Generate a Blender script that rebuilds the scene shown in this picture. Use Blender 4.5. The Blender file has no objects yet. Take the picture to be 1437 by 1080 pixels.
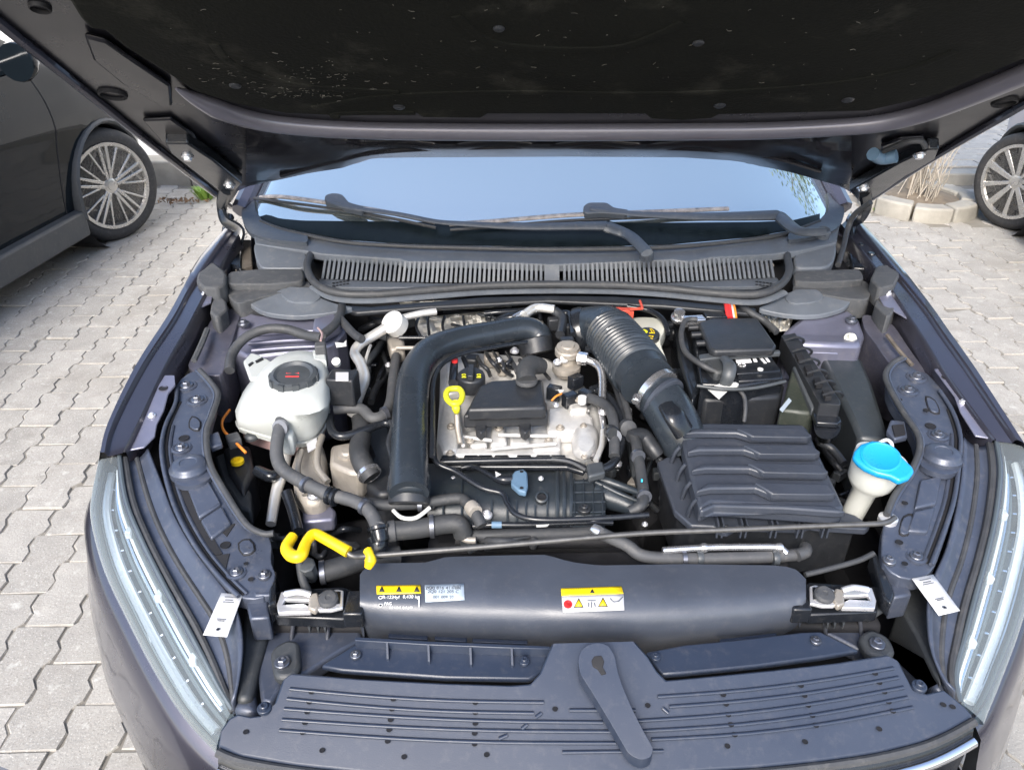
import bpy, bmesh, math, random
from mathutils import Vector, Matrix
random.seed(7)
scene = bpy.context.scene
R = math.radians
# ---------------------------------------------------------------- camera
CAM_H, PITCH, FOC = 1.68, R(30), 1080.0          # metres, radians, focal length in photo pixels (photo is 1437 wide)
cd = bpy.data.cameras.new('camera'); cam = bpy.data.objects.new('camera', cd)
scene.collection.objects.link(cam); scene.camera = cam
cam.location = (0, 0, CAM_H); cam.rotation_euler = (R(90) - PITCH, 0, 0)
cd.sensor_width = 36; cd.lens = 36 * FOC / 1437; cd.clip_start = 0.02; cd.clip_end = 2000
# ---------------------------------------------------------------- sky, sun, exposure
SUN_EL, SUN_AZ = R(40), R(196)                   # azimuth: clockwise from +Y, so the light comes from behind the camera
world = bpy.data.worlds.new('World'); scene.world = world; world.use_nodes = True
wn = world.node_tree; bg = wn.nodes['Background']
sky = wn.nodes.new('ShaderNodeTexSky'); sky.sky_type = 'NISHITA'; sky.sun_disc = False
sky.sun_elevation = SUN_EL; sky.sun_rotation = SUN_AZ; sky.air_density = 1.0; sky.dust_density = 2.5; sky.ozone_density = 1.0
wn.links.new(sky.outputs[0], bg.inputs[0]); bg.inputs[1].default_value = 0.15
sl = bpy.data.lights.new('sun', 'SUN'); sl.energy = 1.5; sl.angle = R(22); sl.color = (1, 0.97, 0.92)
sun = bpy.data.objects.new('sun', sl); scene.collection.objects.link(sun)
sd = Vector((math.sin(SUN_AZ) * math.cos(SUN_EL), math.cos(SUN_AZ) * math.cos(SUN_EL), math.sin(SUN_EL)))
sun.rotation_euler = sd.to_track_quat('Z', 'Y').to_euler()
vs = scene.view_settings; vs.view_transform = 'Standard'; vs.look = 'None'; vs.exposure = 1.5; vs.gamma = 1; vs.use_curve_mapping = False
# ---------------------------------------------------------------- measuring: a sight line of the photo met with a real height
cp, sp = math.cos(PITCH), math.sin(PITCH)
EYE = Vector((0, 0, CAM_H))
def ray(px, py):
    v = (py - 540) / FOC
    return Vector(((px - 718.5) / FOC, cp - v * sp, -sp - v * cp))
def P(px, py, z):
    r = ray(px, py); return EYE + r * ((z - CAM_H) / r.z)
def PX(px, py, x):
    r = ray(px, py); return EYE + r * (x / r.x)
def PY(px, py, y):
    r = ray(px, py); return EYE + r * (y / r.y)
def mpp(p):                                       # metres per photo pixel at a point
    return (p.y * cp + (CAM_H - p.z) * sp) / FOC
HS = R(30); HN = Vector((0, math.sin(HS), math.cos(HS))); HP0 = Vector((0, 2.0, 1.13))
def PH(px, py, off=0.0):                          # the lifted bonnet's plane; off > 0 is below it, towards the engine
    r = ray(px, py); return EYE + r * (HN.dot(HP0 - HN * off - EYE) / HN.dot(r))
def lerp(a, b, t): return a + (b - a) * t
def zl(y0, z0, y1, z1):
    return lambda px, py: lerp(z0, z1, (py - y0) / (y1 - y0))
# ---------------------------------------------------------------- materials
M = {}
def mat(name, col, rough=0.5, metal=0.0, var=0.18, scale=14, bump=0.05, bscale=260, coat=0.0, spec=0.5, trans=0.0, dust=0.0, alpha=1.0, sss=0.0, rnd=0.0):
    m = bpy.data.materials.new(name); m.use_nodes = True; nt = m.node_tree; b = nt.nodes['Principled BSDF']; N = nt.nodes.new; L = nt.links.new
    b.inputs['Metallic'].default_value = metal; b.inputs['Specular IOR Level'].default_value = spec
    b.inputs['Coat Weight'].default_value = coat; b.inputs['Coat Roughness'].default_value = 0.06
    b.inputs['Transmission Weight'].default_value = trans; b.inputs['Alpha'].default_value = alpha
    if sss: b.inputs['Subsurface Weight'].default_value = sss; b.inputs['Subsurface Radius'].default_value = (.02, .02, .02)
    geo = N('ShaderNodeNewGeometry')
    n1 = N('ShaderNodeTexNoise'); n1.inputs['Scale'].default_value = scale; n1.inputs['Detail'].default_value = 6; n1.inputs['Roughness'].default_value = .65
    L(geo.outputs['Position'], n1.inputs['Vector'])
    mr = N('ShaderNodeMapRange'); mr.inputs[1].default_value = .3; mr.inputs[2].default_value = .7; mr.inputs[3].default_value = 1 - var; mr.inputs[4].default_value = 1 + var
    L(n1.outputs['Fac'], mr.inputs[0])
    mx = N('ShaderNodeMix'); mx.data_type = 'RGBA'; mx.blend_type = 'MULTIPLY'; mx.inputs[0].default_value = 1
    mx.inputs[6].default_value = (*col, 1); L(mr.outputs[0], mx.inputs[7]); out = mx.outputs[2]
    if rnd:
        oi = N('ShaderNodeObjectInfo'); ad = N('ShaderNodeMath'); ad.operation = 'ADD'; fr = N('ShaderNodeMath'); fr.operation = 'FRACT'
        L(oi.outputs['Random'], ad.inputs[0]); L(geo.outputs['Random Per Island'], ad.inputs[1]); L(ad.outputs[0], fr.inputs[0])
        m2 = N('ShaderNodeMapRange'); m2.inputs[3].default_value = 1 - rnd; m2.inputs[4].default_value = 1 + rnd; L(fr.outputs[0], m2.inputs[0])
        mx2 = N('ShaderNodeMix'); mx2.data_type = 'RGBA'; mx2.blend_type = 'MULTIPLY'; mx2.inputs[0].default_value = 1
        L(out, mx2.inputs[6]); L(m2.outputs[0], mx2.inputs[7]); out = mx2.outputs[2]
    if dust:                                      # settled dust: pale specks and smears
        n3 = N('ShaderNodeTexNoise'); n3.inputs['Scale'].default_value = 60; n3.inputs['Detail'].default_value = 8; n3.inputs['Roughness'].default_value = .75
        L(geo.outputs['Position'], n3.inputs['Vector'])
        m3 = N('ShaderNodeMapRange'); m3.inputs[1].default_value = .52; m3.inputs[2].default_value = .78; m3.inputs[4].default_value = dust; L(n3.outputs['Fac'], m3.inputs[0])
        mx3 = N('ShaderNodeMix'); mx3.data_type = 'RGBA'; L(m3.outputs[0], mx3.inputs[0]); L(out, mx3.inputs[6]); mx3.inputs[7].default_value = (.34, .31, .27, 1); out = mx3.outputs[2]
    L(out, b.inputs['Base Color'])
    r2 = N('ShaderNodeMapRange'); r2.inputs[1].default_value = .3; r2.inputs[2].default_value = .7; r2.inputs[3].default_value = max(.02, rough * .8); r2.inputs[4].default_value = min(1, rough * 1.25)
    L(n1.outputs['Fac'], r2.inputs[0]); L(r2.outputs[0], b.inputs['Roughness'])
    if bump:
        n2 = N('ShaderNodeTexNoise'); n2.inputs['Scale'].default_value = bscale; n2.inputs['Detail'].default_value = 4; L(geo.outputs['Position'], n2.inputs['Vector'])
        bp = N('ShaderNodeBump'); bp.inputs['Strength'].default_value = bump; bp.inputs['Distance'].default_value = .002
        L(n2.outputs['Fac'], bp.inputs['Height']); L(bp.outputs[0], b.inputs['Normal'])
    M[name] = m; return m
mat('cap_grey', (.050, .056, .062), .42, 0, .12, 20, .1, 300, dust=.08)
mat('gloss_pipe', (.022, .028, .036), .27, 0, .15, 9, .04, 200, dust=.04)
mat('manifold', (.022, .029, .037), .40, 0, .15, 12, .12, 300, dust=.10)
mat('panel_dark', (.030, .036, .042), .36, 0, .15, 9, .06, 200, dust=.08)
mat('ecu', (.035, .042, .034), .5, .2, .2, 12, .15, 250, dust=.15)
mat('filler_white', (.50, .51, .48), .4, 0, .05, 10, .03, sss=.3)
mat('lint', (.11, .105, .09), .9, 0, .2, 20, 0)
mat('screen_band', (.006, .010, .012), .35, 0, .3, 30, .1, 200, spec=.25)
mat('trim_plastic', (.060, .070, .086), .45, 0, .15, 10, .1, 300, dust=.15)
mat('bonnet_paint', (.012, .012, .016), .30, .3, .1, 5, .02, 60, coat=.12, spec=.30)
mat('rail_paint', (.085, .085, .112), .42, .35, .22, 12, .1, 120, coat=.15, dust=.3)
mat('rod', (.12, .118, .115), .4, .6, .2, 40, .1, 200)
mat('paint', (.062, .061, .082), .28, .6, .08, 5, 0, coat=.8)
mat('inner_paint', (.175, .178, .240), .38, .45, .16, 9, .05, 90, coat=.25, dust=.22)
mat('ridge_sheen', (.155, .152, .185), .34, .3, .1, 6, .03, 90, coat=.4)  # paler than the bonnet: the ridge's reflected light is in the colour
mat('carrier', (.058, .069, .098), .34, .25, .16, 10, .08, 300, dust=.22)
mat('panel_plastic', (.024, .033, .055), .36, 0, .06, 5, .08, 700, dust=.09)
mat('cover_plastic', (.050, .058, .076), .36, 0, .12, 7, .12, 420, dust=.08)
mat('black_plastic', (.020, .022, .026), .40, 0, .2, 12, .1, 300, dust=.09)
mat('gloss_black', (.012, .014, .018), .22, 0, .2, 12, .03, 200, dust=.05)
mat('airbox_plastic', (.036, .042, .056), .34, 0, .1, 9, .1, 350, dust=.07)
mat('cowl_plastic', (.100, .112, .130), .48, 0, .16, 10, .12, 350, dust=.25)
mat('foam', (.058, .061, .066), .85, 0, .2, 20, .4, 300, dust=.25)
mat('rubber', (.040, .042, .046), .58, 0, .2, 20, .12, 300, dust=.14)
mat('hose', (.032, .034, .037), .60, 0, .15, 20, .15, 260, dust=.15)
mat('grey_hose', (.058, .060, .064), .62, 0, .12, 16, .12, 260, dust=.2)
mat('dark', (.008, .008, .010), .75, 0, .3, 10, .2, 60)  # near-black; puts the shade of gaps, slots and deep areas into the colour
mat('alu', (.60, .59, .57), .38, .35, .2, 18, .35, 170, dust=.25)
mat('cast', (.34, .31, .27), .5, .4, .22, 16, .4, 150, dust=.35)
mat('steel', (.72, .72, .74), .25, .9, .12, 20, .05, 200)
mat('zinc', (.70, .70, .72), .32, .65, .1, 20, .06, 200)
mat('bolt', (.17, .18, .21), .35, .8, .2, 30, .05, 200)
mat('alu_pipe', (.74, .73, .70), .35, .6, .1, 18, .08, 200, dust=.12)
mat('foil', (.62, .60, .55), .35, .8, .2, 30, 1.0, 700)
mat('tank', (.44, .46, .445), .32, 0, .05, 6, .04, 120, sss=.35)
mat('tank_pink', (.40, .27, .26), .35, 0, .08, 8, .04, 120, sss=.3)
mat('white_plastic', (.60, .60, .58), .4, 0, .05, 10, .03)
mat('cream_plastic', (.62, .62, .54), .45, 0, .08, 10, .05)
mat('yellow', (.72, .50, .008), .38, 0, .06, 20, .06)
mat('lime', (.62, .60, .02), .5, 0, .04, 20, 0)
mat('red', (.62, .03, .03), .4, 0, .08, 20, 0)
mat('orange_red', (.52, .07, .04), .45, 0, .12, 20, .05)
mat('orange', (.75, .24, .03), .45, 0, .1, 20, 0)
mat('blue_cap', (.012, .27, .56), .28, 0, .04, 10, .02, 120)
mat('cyan', (.02, .4, .6), .4, 0, 0, 10, 0)
mat('sensor_blue', (.10, .17, .25), .5, 0, .12, 20, .1)
mat('sticker', (.50, .50, .51), .4, 0, .03, 20, 0)
mat('sticker_blue', (.36, .42, .48), .35, 0, .04, 20, 0)
mat('print_black', (.02, .02, .02), .6, 0, 0, 20, 0)
mat('print_grey', (.09, .10, .12), .6, 0, 0, 20, 0)
mat('print_white', (.78, .78, .78), .6, 0, 0, 20, 0)
mat('chrome', (.80, .81, .84), .1, 1, .05, 20, 0)
mat('reflector', (.26, .31, .35), .16, .6, .06, 5, 0)
mat('bezel', (.09, .11, .125), .35, .2, .1, 12, .03, 100)
mat('lamp_white', (.86, .88, .90), .25, .1, .04, 12, 0)
mat('tyre', (.025, .025, .026), .75, 0, .25, 20, .3, 120, dust=.18)
mat('rim_alu', (.50, .49, .47), .28, .8, .08, 20, .03)
mat('rim_dark', (.010, .010, .011), .7, .0, .1, 20, 0)
mat('neighbour_dark', (.006, .009, .012), .06, .0, .1, 3, 0, coat=.0, spec=.16)
mat('neighbour_silver', (.45, .44, .49), .3, .45, .05, 3, 0, coat=.8)
mat('cladding', (.038, .042, .046), .55, 0, .12, 12, .15, 250, dust=.12)
mat('car_glass', (.02, .025, .03), .05, 0, .05, 3, 0, spec=.9)
mat('wall_white', (.78, .78, .77), .8, 0, .05, 2.5, .25, 60)
mat('concrete', (.30, .285, .25), .9, 0, .25, 5, .6, 70, rnd=.08)
mat('soil', (.16, .13, .095), .95, 0, .35, 12, .8, 60)
mat('joint_sand', (.20, .185, .158), .95, 0, .4, 3, .6, 90)
mat('twig', (.36, .32, .265), .8, 0, .2, 30, .2, 100, rnd=.25)
mat('bark', (.30, .25, .19), .9, 0, .3, 14, .8, 60)
mat('leaf', (.07, .115, .03), .5, 0, .2, 8, 0, rnd=.35)
mat('weed', (.20, .34, .05), .5, 0, .2, 8, 0, rnd=.3)
mat('dry_leaf', (.22, .13, .07), .7, 0, .2, 8, 0, rnd=.4)
mat('dirt', (.10, .085, .07), .9, 0, .4, 30, .4, 80)
def custom():
    # concrete pavers: speckled aggregate, stains
    m = mat('paver', (.335, .318, .288), .9, 0, .14, 9, .8, 130, rnd=.07); nt = m.node_tree; b = nt.nodes['Principled BSDF']; N = nt.nodes.new; L = nt.links.new
    src = b.inputs['Base Color'].links[0].from_socket; geo = N('ShaderNodeNewGeometry')
    for sc, lo, hi, c, k in ((230, .58, .72, (.68, .66, .62, 1), .55), (190, .30, .40, (.10, .09, .08, 1), -.5), (2.2, .50, .75, (.20, .18, .15, 1), .45), (14, .55, .72, (.22, .20, .175, 1), .45), (28, .60, .72, (.55, .54, .50, 1), .5)):
        n = N('ShaderNodeTexNoise'); n.inputs['Scale'].default_value = sc; n.inputs['Detail'].default_value = 3; L(geo.outputs['Position'], n.inputs['Vector'])
        r = N('ShaderNodeMapRange'); r.inputs[1].default_value = lo; r.inputs[2].default_value = hi
        r.inputs[3].default_value = 0 if k > 0 else -k; r.inputs[4].default_value = k if k > 0 else 0; L(n.outputs['Fac'], r.inputs[0])
        x = N('ShaderNodeMix'); x.data_type = 'RGBA'; L(r.outputs[0], x.inputs[0]); L(src, x.inputs[6]); x.inputs[7].default_value = c; src = x.outputs[2]
    L(src, b.inputs['Base Color'])
    # bonnet felt with lint
    m = mat('felt', (.0075, .0080, .0065), .95, 0, .3, 4, .7, 170, spec=.15); nt = m.node_tree; b = nt.nodes['Principled BSDF']; N = nt.nodes.new; L = nt.links.new
    src = b.inputs['Base Color'].links[0].from_socket; geo = N('ShaderNodeNewGeometry')
    for sc, lo, hi, k in ((75, .72, .78, .5), (7, .56, .75, .10)):
        n = N('ShaderNodeTexNoise'); n.inputs['Scale'].default_value = sc; n.inputs['Detail'].default_value = 5; n.inputs['Roughness'].default_value = .7; L(geo.outputs['Position'], n.inputs['Vector'])
        r = N('ShaderNodeMapRange'); r.inputs[1].default_value = lo; r.inputs[2].default_value = hi; r.inputs[4].default_value = k; L(n.outputs['Fac'], r.inputs[0])
        x = N('ShaderNodeMix'); x.data_type = 'RGBA'; L(r.outputs[0], x.inputs[0]); L(src, x.inputs[6]); x.inputs[7].default_value = (.26, .25, .21, 1); src = x.outputs[2]
    L(src, b.inputs['Base Color'])
    # windscreen: heat-reflecting coated glass, mirror-like at this angle
    m = bpy.data.materials.new('windscreen_glass'); m.use_nodes = True; nt = m.node_tree; b = nt.nodes['Principled BSDF']; N = nt.nodes.new; L = nt.links.new
    b.inputs['Base Color'].default_value = (1.0, 1.0, .92, 1); b.inputs['Metallic'].default_value = 1; b.inputs['Roughness'].default_value = .03
    b2 = N('ShaderNodeBsdfPrincipled'); b2.inputs['Base Color'].default_value = (.13, .16, .17, 1); b2.inputs['Roughness'].default_value = .25
    ms = N('ShaderNodeMixShader'); ms.inputs[0].default_value = .82; L(b2.outputs[0], ms.inputs[1]); L(b.outputs[0], ms.inputs[2]); L(ms.outputs[0], nt.nodes['Material Output'].inputs[0]); M['windscreen_glass'] = m
    # headlamp lens
    m = bpy.data.materials.new('lens'); m.use_nodes = True; nt = m.node_tree; b = nt.nodes['Principled BSDF']; N = nt.nodes.new; L = nt.links.new
    b.inputs['Base Color'].default_value = (.62, .70, .74, 1); b.inputs['Roughness'].default_value = .08; b.inputs['Coat Weight'].default_value = .6
    tr = N('ShaderNodeBsdfTransparent'); tr.inputs[0].default_value = (.90, .95, .96, 1); fz = N('ShaderNodeFresnel'); fz.inputs[0].default_value = 1.5
    ad = N('ShaderNodeMath'); ad.operation = 'ADD'; ad.inputs[1].default_value = .10; L(fz.outputs[0], ad.inputs[0])
    ms = N('ShaderNodeMixShader'); L(ad.outputs[0], ms.inputs[0]); L(tr.outputs[0], ms.inputs[1]); L(b.outputs[0], ms.inputs[2]); L(ms.outputs[0], nt.nodes['Material Output'].inputs[0]); M['lens'] = m
    # rusty, worn wiper blade backs
    m = mat('worn_metal', (.30, .27, .25), .6, .3, .5, 60, .4, 200)
    n = m.node_tree.nodes; 
custom()
# ---------------------------------------------------------------- shape helpers
col = scene.collection
def link(name, me, m=None, parent=None, loc=None, label=None, bevel=0, sub=0, seg=2, smooth=38):
    o = bpy.data.objects.new(name, me); col.objects.link(o)
    if m and not me.materials: me.materials.append(M[m] if isinstance(m, str) else m)
    o.parent = parent
    base = Vector(loc) if loc is not None else Vector((0, 0, 0))
    if parent is not None and parent.get('at') is not None: base = base - Vector(parent['at'])
    o.location = base
    if label: o['label'] = label
    if bevel:
        b = o.modifiers.new('bevel', 'BEVEL'); b.width = bevel; b.segments = seg; b.limit_method = 'ANGLE'; b.angle_limit = R(28); b.harden_normals = False
    if sub:
        s = o.modifiers.new('sub', 'SUBSURF'); s.levels = sub; s.render_levels = sub
    return o
def mesh(name, bm, smooth=38):
    bmesh.ops.recalc_face_normals(bm, faces=bm.faces)
    me = bpy.data.meshes.new(name); bm.to_mesh(me); bm.free()
    for p in me.polygons: p.use_smooth = True
    me.set_sharp_from_angle(angle=R(smooth)); return me
def thing(name, at, label, cat, group=None):
    o = bpy.data.objects.new(name, None); col.objects.link(o); o.location = at; o['at'] = tuple(at); o['label'] = label; o['category'] = cat; o.empty_display_size = .1
    if group: o['group'] = group
    return o
def tag(o, label=None, cat=None, group=None, kind=None):
    for k, v in (('label', label), ('category', cat), ('group', group), ('kind', kind)):
        if v: o[k] = v
    return o
def smooth_path(pts, n=6):
    pts = [Vector(p) for p in pts]
    if len(pts) < 3: return pts
    out = []
    for i in range(len(pts) - 1):
        p0, p1, p2, p3 = pts[max(i - 1, 0)], pts[i], pts[i + 1], pts[min(i + 2, len(pts) - 1)]
        for k in range(n):
            t = k / n
            out.append(.5 * ((2 * p1) + (p2 - p0) * t + (2 * p0 - 5 * p1 + 4 * p2 - p3) * t * t + (3 * p1 - p0 - 3 * p2 + p3) * t ** 3))
    out.append(pts[-1]); return out
def add_tube(bm, path, rad, n=10, cap=True, flat=1.0, up=None):
    # rad: number or one per path point; flat squeezes the section along the local up
    path = [Vector(p) for p in path]; rings = []; u = None
    for i, p in enumerate(path):
        t = (path[min(i + 1, len(path) - 1)] - path[max(i - 1, 0)]).normalized()
        if u is None:
            a = Vector(up) if up else (Vector((0, 0, 1)) if abs(t.z) < .9 else Vector((1, 0, 0)))
            u = (a - t * a.dot(t)).normalized()
        else: u = (u - t * u.dot(t)).normalized()
        w = t.cross(u); r = rad[i] if isinstance(rad, (list, tuple)) else rad
        rings.append([bm.verts.new(p + u * (math.cos(2 * math.pi * k / n) * r * flat) + w * (math.sin(2 * math.pi * k / n) * r)) for k in range(n)])
    for a, b in zip(rings, rings[1:]):
        for k in range(n): bm.faces.new((a[k], a[(k + 1) % n], b[(k + 1) % n], b[k]))
    if cap: bm.faces.new(rings[0][::-1]); bm.faces.new(rings[-1])
    return rings
def tube(name, pts, rpx, m, parent, n=10, sm=6, label=None, flat=1.0, up=None):
    # pts: (photo x, photo y, height); radius in photo pixels at that depth
    w = [P(*p) for p in pts]; k = sum(mpp(q) for q in w) / len(w)
    rr = [r * k for r in rpx] if isinstance(rpx, (list, tuple)) else rpx * k
    path = smooth_path(w, sm)
    if isinstance(rr, list):
        full = []
        for i in range(len(rr) - 1):
            for j in range(sm if len(w) > 2 else 1): full.append(lerp(rr[i], rr[i + 1], j / sm))
        full.append(rr[-1]); rr = full[:len(path)]
        if len(w) == 2: rr = [rpx[0] * k, rpx[1] * k]
    bm = bmesh.new(); add_tube(bm, path, rr, n, flat=flat, up=up)
    return link(name, mesh(name, bm, 50), m, parent, label=label)
def add_prism(bm, top, down):
    a = [bm.verts.new(p) for p in top]; b = [bm.verts.new(p + (down if isinstance(down, Vector) else down[i])) for i, p in enumerate(top)]
    f = [bm.faces.new(a), bm.faces.new(b[::-1])]
    for i in range(len(a)): j = (i + 1) % len(a); bm.faces.new((a[j], a[i], b[i], b[j]))
    return f
def round_outline(pts, n):
    w = [Vector((p[0], p[1], 0)) for p in pts]; L = len(w); out = []
    for i in range(L):
        a, b, c = w[i - 1], w[i], w[(i + 1) % L]; r = min((a - b).length, (c - b).length) * .42; p0 = b + (a - b).normalized() * r; p1 = b + (c - b).normalized() * r
        for k in range(n + 1): t = k / n; out.append(((1 - t) ** 2 * p0 + 2 * t * (1 - t) * b + t * t * p1)[:2])
    return out
def slab(name, pts, z, th, m, parent, bevel=.003, label=None, sub=0, seg=2, rnd=0):
    # flat plate: outline read off the photo at height z (number or function), th thick downwards
    zf = z if callable(z) else (lambda a, b: z)
    if rnd: pts = round_outline(pts, rnd)
    top = [P(p[0], p[1], p[2] if len(p) > 2 else zf(p[0], p[1])) for p in pts]
    bm = bmesh.new(); f = add_prism(bm, top, Vector((0, 0, -th)))
    if callable(z) or any(len(p) > 2 for p in pts): bmesh.ops.triangulate(bm, faces=f)
    return link(name, mesh(name, bm, 32), m, parent, label=label, bevel=bevel, seg=seg)
def hslab(name, pts, off, th, m, parent, bevel=.003, label=None, up=-1):
    # plate on the bonnet's underside: off below the plane, th back towards the outside
    top = [PH(p[0], p[1], off) for p in pts]; bm = bmesh.new(); add_prism(bm, top, HN * th)
    return link(name, mesh(name, bm, 32), m, parent, label=label, bevel=bevel)
def add_lathe(bm, prof, o, axis=Vector((0, 0, 1)), n=24, cap0=True):
    axis = Vector(axis).normalized(); a = Vector((1, 0, 0)) if abs(axis.x) < .9 else Vector((0, 1, 0)); u = (a - axis * a.dot(axis)).normalized(); w = axis.cross(u); rings = []
    for r, h in prof:
        if r < 1e-6: rings.append([bm.verts.new(o + axis * h)])
        else: rings.append([bm.verts.new(o + axis * h + (u * math.cos(2 * math.pi * k / n) + w * math.sin(2 * math.pi * k / n)) * r) for k in range(n)])
    for a, b in zip(rings, rings[1:]):
        for k in range(n):
            j = (k + 1) % n
            if len(a) == 1 and len(b) > 1: bm.faces.new((a[0], b[j], b[k]))
            elif len(b) == 1 and len(a) > 1: bm.faces.new((a[k], a[j], b[0]))
            elif len(a) > 1: bm.faces.new((a[k], a[j], b[j], b[k]))
    if cap0 and len(rings[0]) > 1: bm.faces.new(rings[0][::-1])
    if len(rings[-1]) > 1: bm.faces.new(rings[-1])
def lathe(name, px, py, z, prof, m, parent, axis=(0, 0, 1), n=24, label=None, k=None):
    # profile in photo pixels: (radius, height along the axis)
    o = P(px, py, z); s = k or mpp(o); bm = bmesh.new(); add_lathe(bm, [(r * s, h * s) for r, h in prof], o, Vector(axis), n)
    return link(name, mesh(name, bm, 40), m, parent, label=label)
def add_box(bm, c, sx, sy, sz, rot=None):
    r = bmesh.ops.create_cube(bm, size=1); mt = Matrix.Translation(c) @ (rot.to_4x4() if rot else Matrix()) @ Matrix.Diagonal((sx, sy, sz, 1)); bmesh.ops.transform(bm, matrix=mt, verts=r['verts'])
def box(name, px, py, z, sx, sy, sz, m, parent, rz=0, bevel=.003, label=None, rx=0):
    # box whose top centre lies at (px, py, z); sizes in metres
    bm = bmesh.new(); c = P(px, py, z); add_box(bm, c - Vector((0, 0, sz / 2)), sx, sy, sz, Matrix.Rotation(R(rz), 3, 'Z') @ Matrix.Rotation(R(rx), 3, 'X'))
    return link(name, mesh(name, bm, 32), m, parent, label=label, bevel=bevel)
def grid(name, rows, m, parent, label=None, closed=False, sub=0, smooth=60, thick=0):
    bm = bmesh.new(); V = [[bm.verts.new(p) for p in r] for r in rows]
    for a, b in zip(V, V[1:]):
        for k in range(len(a) - (0 if closed else 1)): j = (k + 1) % len(a); bm.faces.new((a[k], a[j], b[j], b[k]))
    o = link(name, mesh(name, bm, smooth), m, parent, label=label, sub=sub)
    if thick: s = o.modifiers.new('solid', 'SOLIDIFY'); s.thickness = thick; s.offset = 0
    return o
def resample(pts, n):
    pts = [Vector(p) for p in pts]; L = [0]
    for a, b in zip(pts, pts[1:]): L.append(L[-1] + (b - a).length)
    out = []
    for i in range(n):
        t = L[-1] * i / (n - 1); k = 0
        while k < len(L) - 2 and L[k + 1] < t: k += 1
        out.append(pts[k].lerp(pts[k + 1], (t - L[k]) / max(1e-9, L[k + 1] - L[k])))
    return out
def text(body, S, px, py, hpx, m, parent, wide=1.0, name='lettering'):
    # flat lettering laid on a surface S(px, py)
    c = bpy.data.curves.new(name, 'FONT'); c.body = body; c.align_x = 'CENTER'; c.align_y = 'CENTER'; c.extrude = .0002
    o = bpy.data.objects.new(name, c); col.objects.link(o); c.materials.append(M[m]); o.parent = parent
    q = S(px, py); ex = (S(px + 6, py) - S(px - 6, py)).normalized(); ey = S(px, py - 6) - S(px, py + 6); k = ey.length / 12; ey = (ey - ex * ey.dot(ex)).normalized(); ez = ex.cross(ey)
    c.size = 1.35 * hpx * k; mt = Matrix((ex * wide, ey, ez)).transposed().to_4x4(); mt.translation = q + ez * .0024
    bpy.context.view_layer.update(); me = bpy.data.meshes.new_from_object(o.evaluated_get(bpy.context.evaluated_depsgraph_get())); bpy.data.objects.remove(o)
    me.transform(mt); return link(name, me, m, parent)
def decal(name, S, quad, m, parent, lift=.0008, nx=6, ny=4, label=None):
    # thin sticker following a surface; quad in photo pixels: tl, tr, br, bl
    tl, tr, br, bl = [Vector(q) for q in quad]; rows = []
    for j in range(ny + 1):
        rows.append([])
        for i in range(nx + 1):
            q = tl.lerp(tr, i / nx).lerp(bl.lerp(br, i / nx), j / ny); p = S(q.x, q.y); n = (S(q.x + 3, q.y) - S(q.x - 3, q.y)).cross(S(q.x, q.y - 3) - S(q.x, q.y + 3)).normalized(); rows[-1].append(p + n * lift)
    return grid(name, rows, m, parent, label=label, thick=.0004)
bolt_me = {}
def bolt(px, py, z, rpx, parent, m='bolt', n=Vector((0, 0, 1)), name='bolt'):
    if m not in bolt_me:
        bm = bmesh.new()
        add_lathe(bm, [(1.0, -.3), (1.0, .12), (.92, .22), (.66, .24)], Vector(), n=20)
        add_lathe(bm, [(.60, .2), (.60, .62), (.5, .72), (.33, .72), (.30, .45), (0, .42)], Vector(), n=6 if m == 'bolt' else 12)
        bolt_me[m] = mesh('bolt', bm, 35); bolt_me[m].materials.append(M[m])
    p = P(px, py, z); o = link(name, bolt_me[m], None, parent, loc=p); s = rpx * mpp(p); o.scale = (s, s, s)
    o.rotation_euler = Vector(n).to_track_quat('Z', 'Y').to_euler(); return o
def hole(px, py, z, rpx, parent, ry=.75, name='painted_hole'):
    if 'hole' not in bolt_me:
        bm = bmesh.new(); add_lathe(bm, [(1.05, -.2), (1.05, .02), (.9, .05), (.88, -.1), (0, -.12)], Vector(), n=16); bolt_me['hole'] = mesh('hole', bm); bolt_me['hole'].materials.append(M['dark'])  # shallow black dish; the shade of a hole is in its colour
    p = P(px, py, z); o = link(name, bolt_me['hole'], None, parent, loc=p); s = rpx * mpp(p); o.scale = (s, s, s * .5); return o
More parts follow.
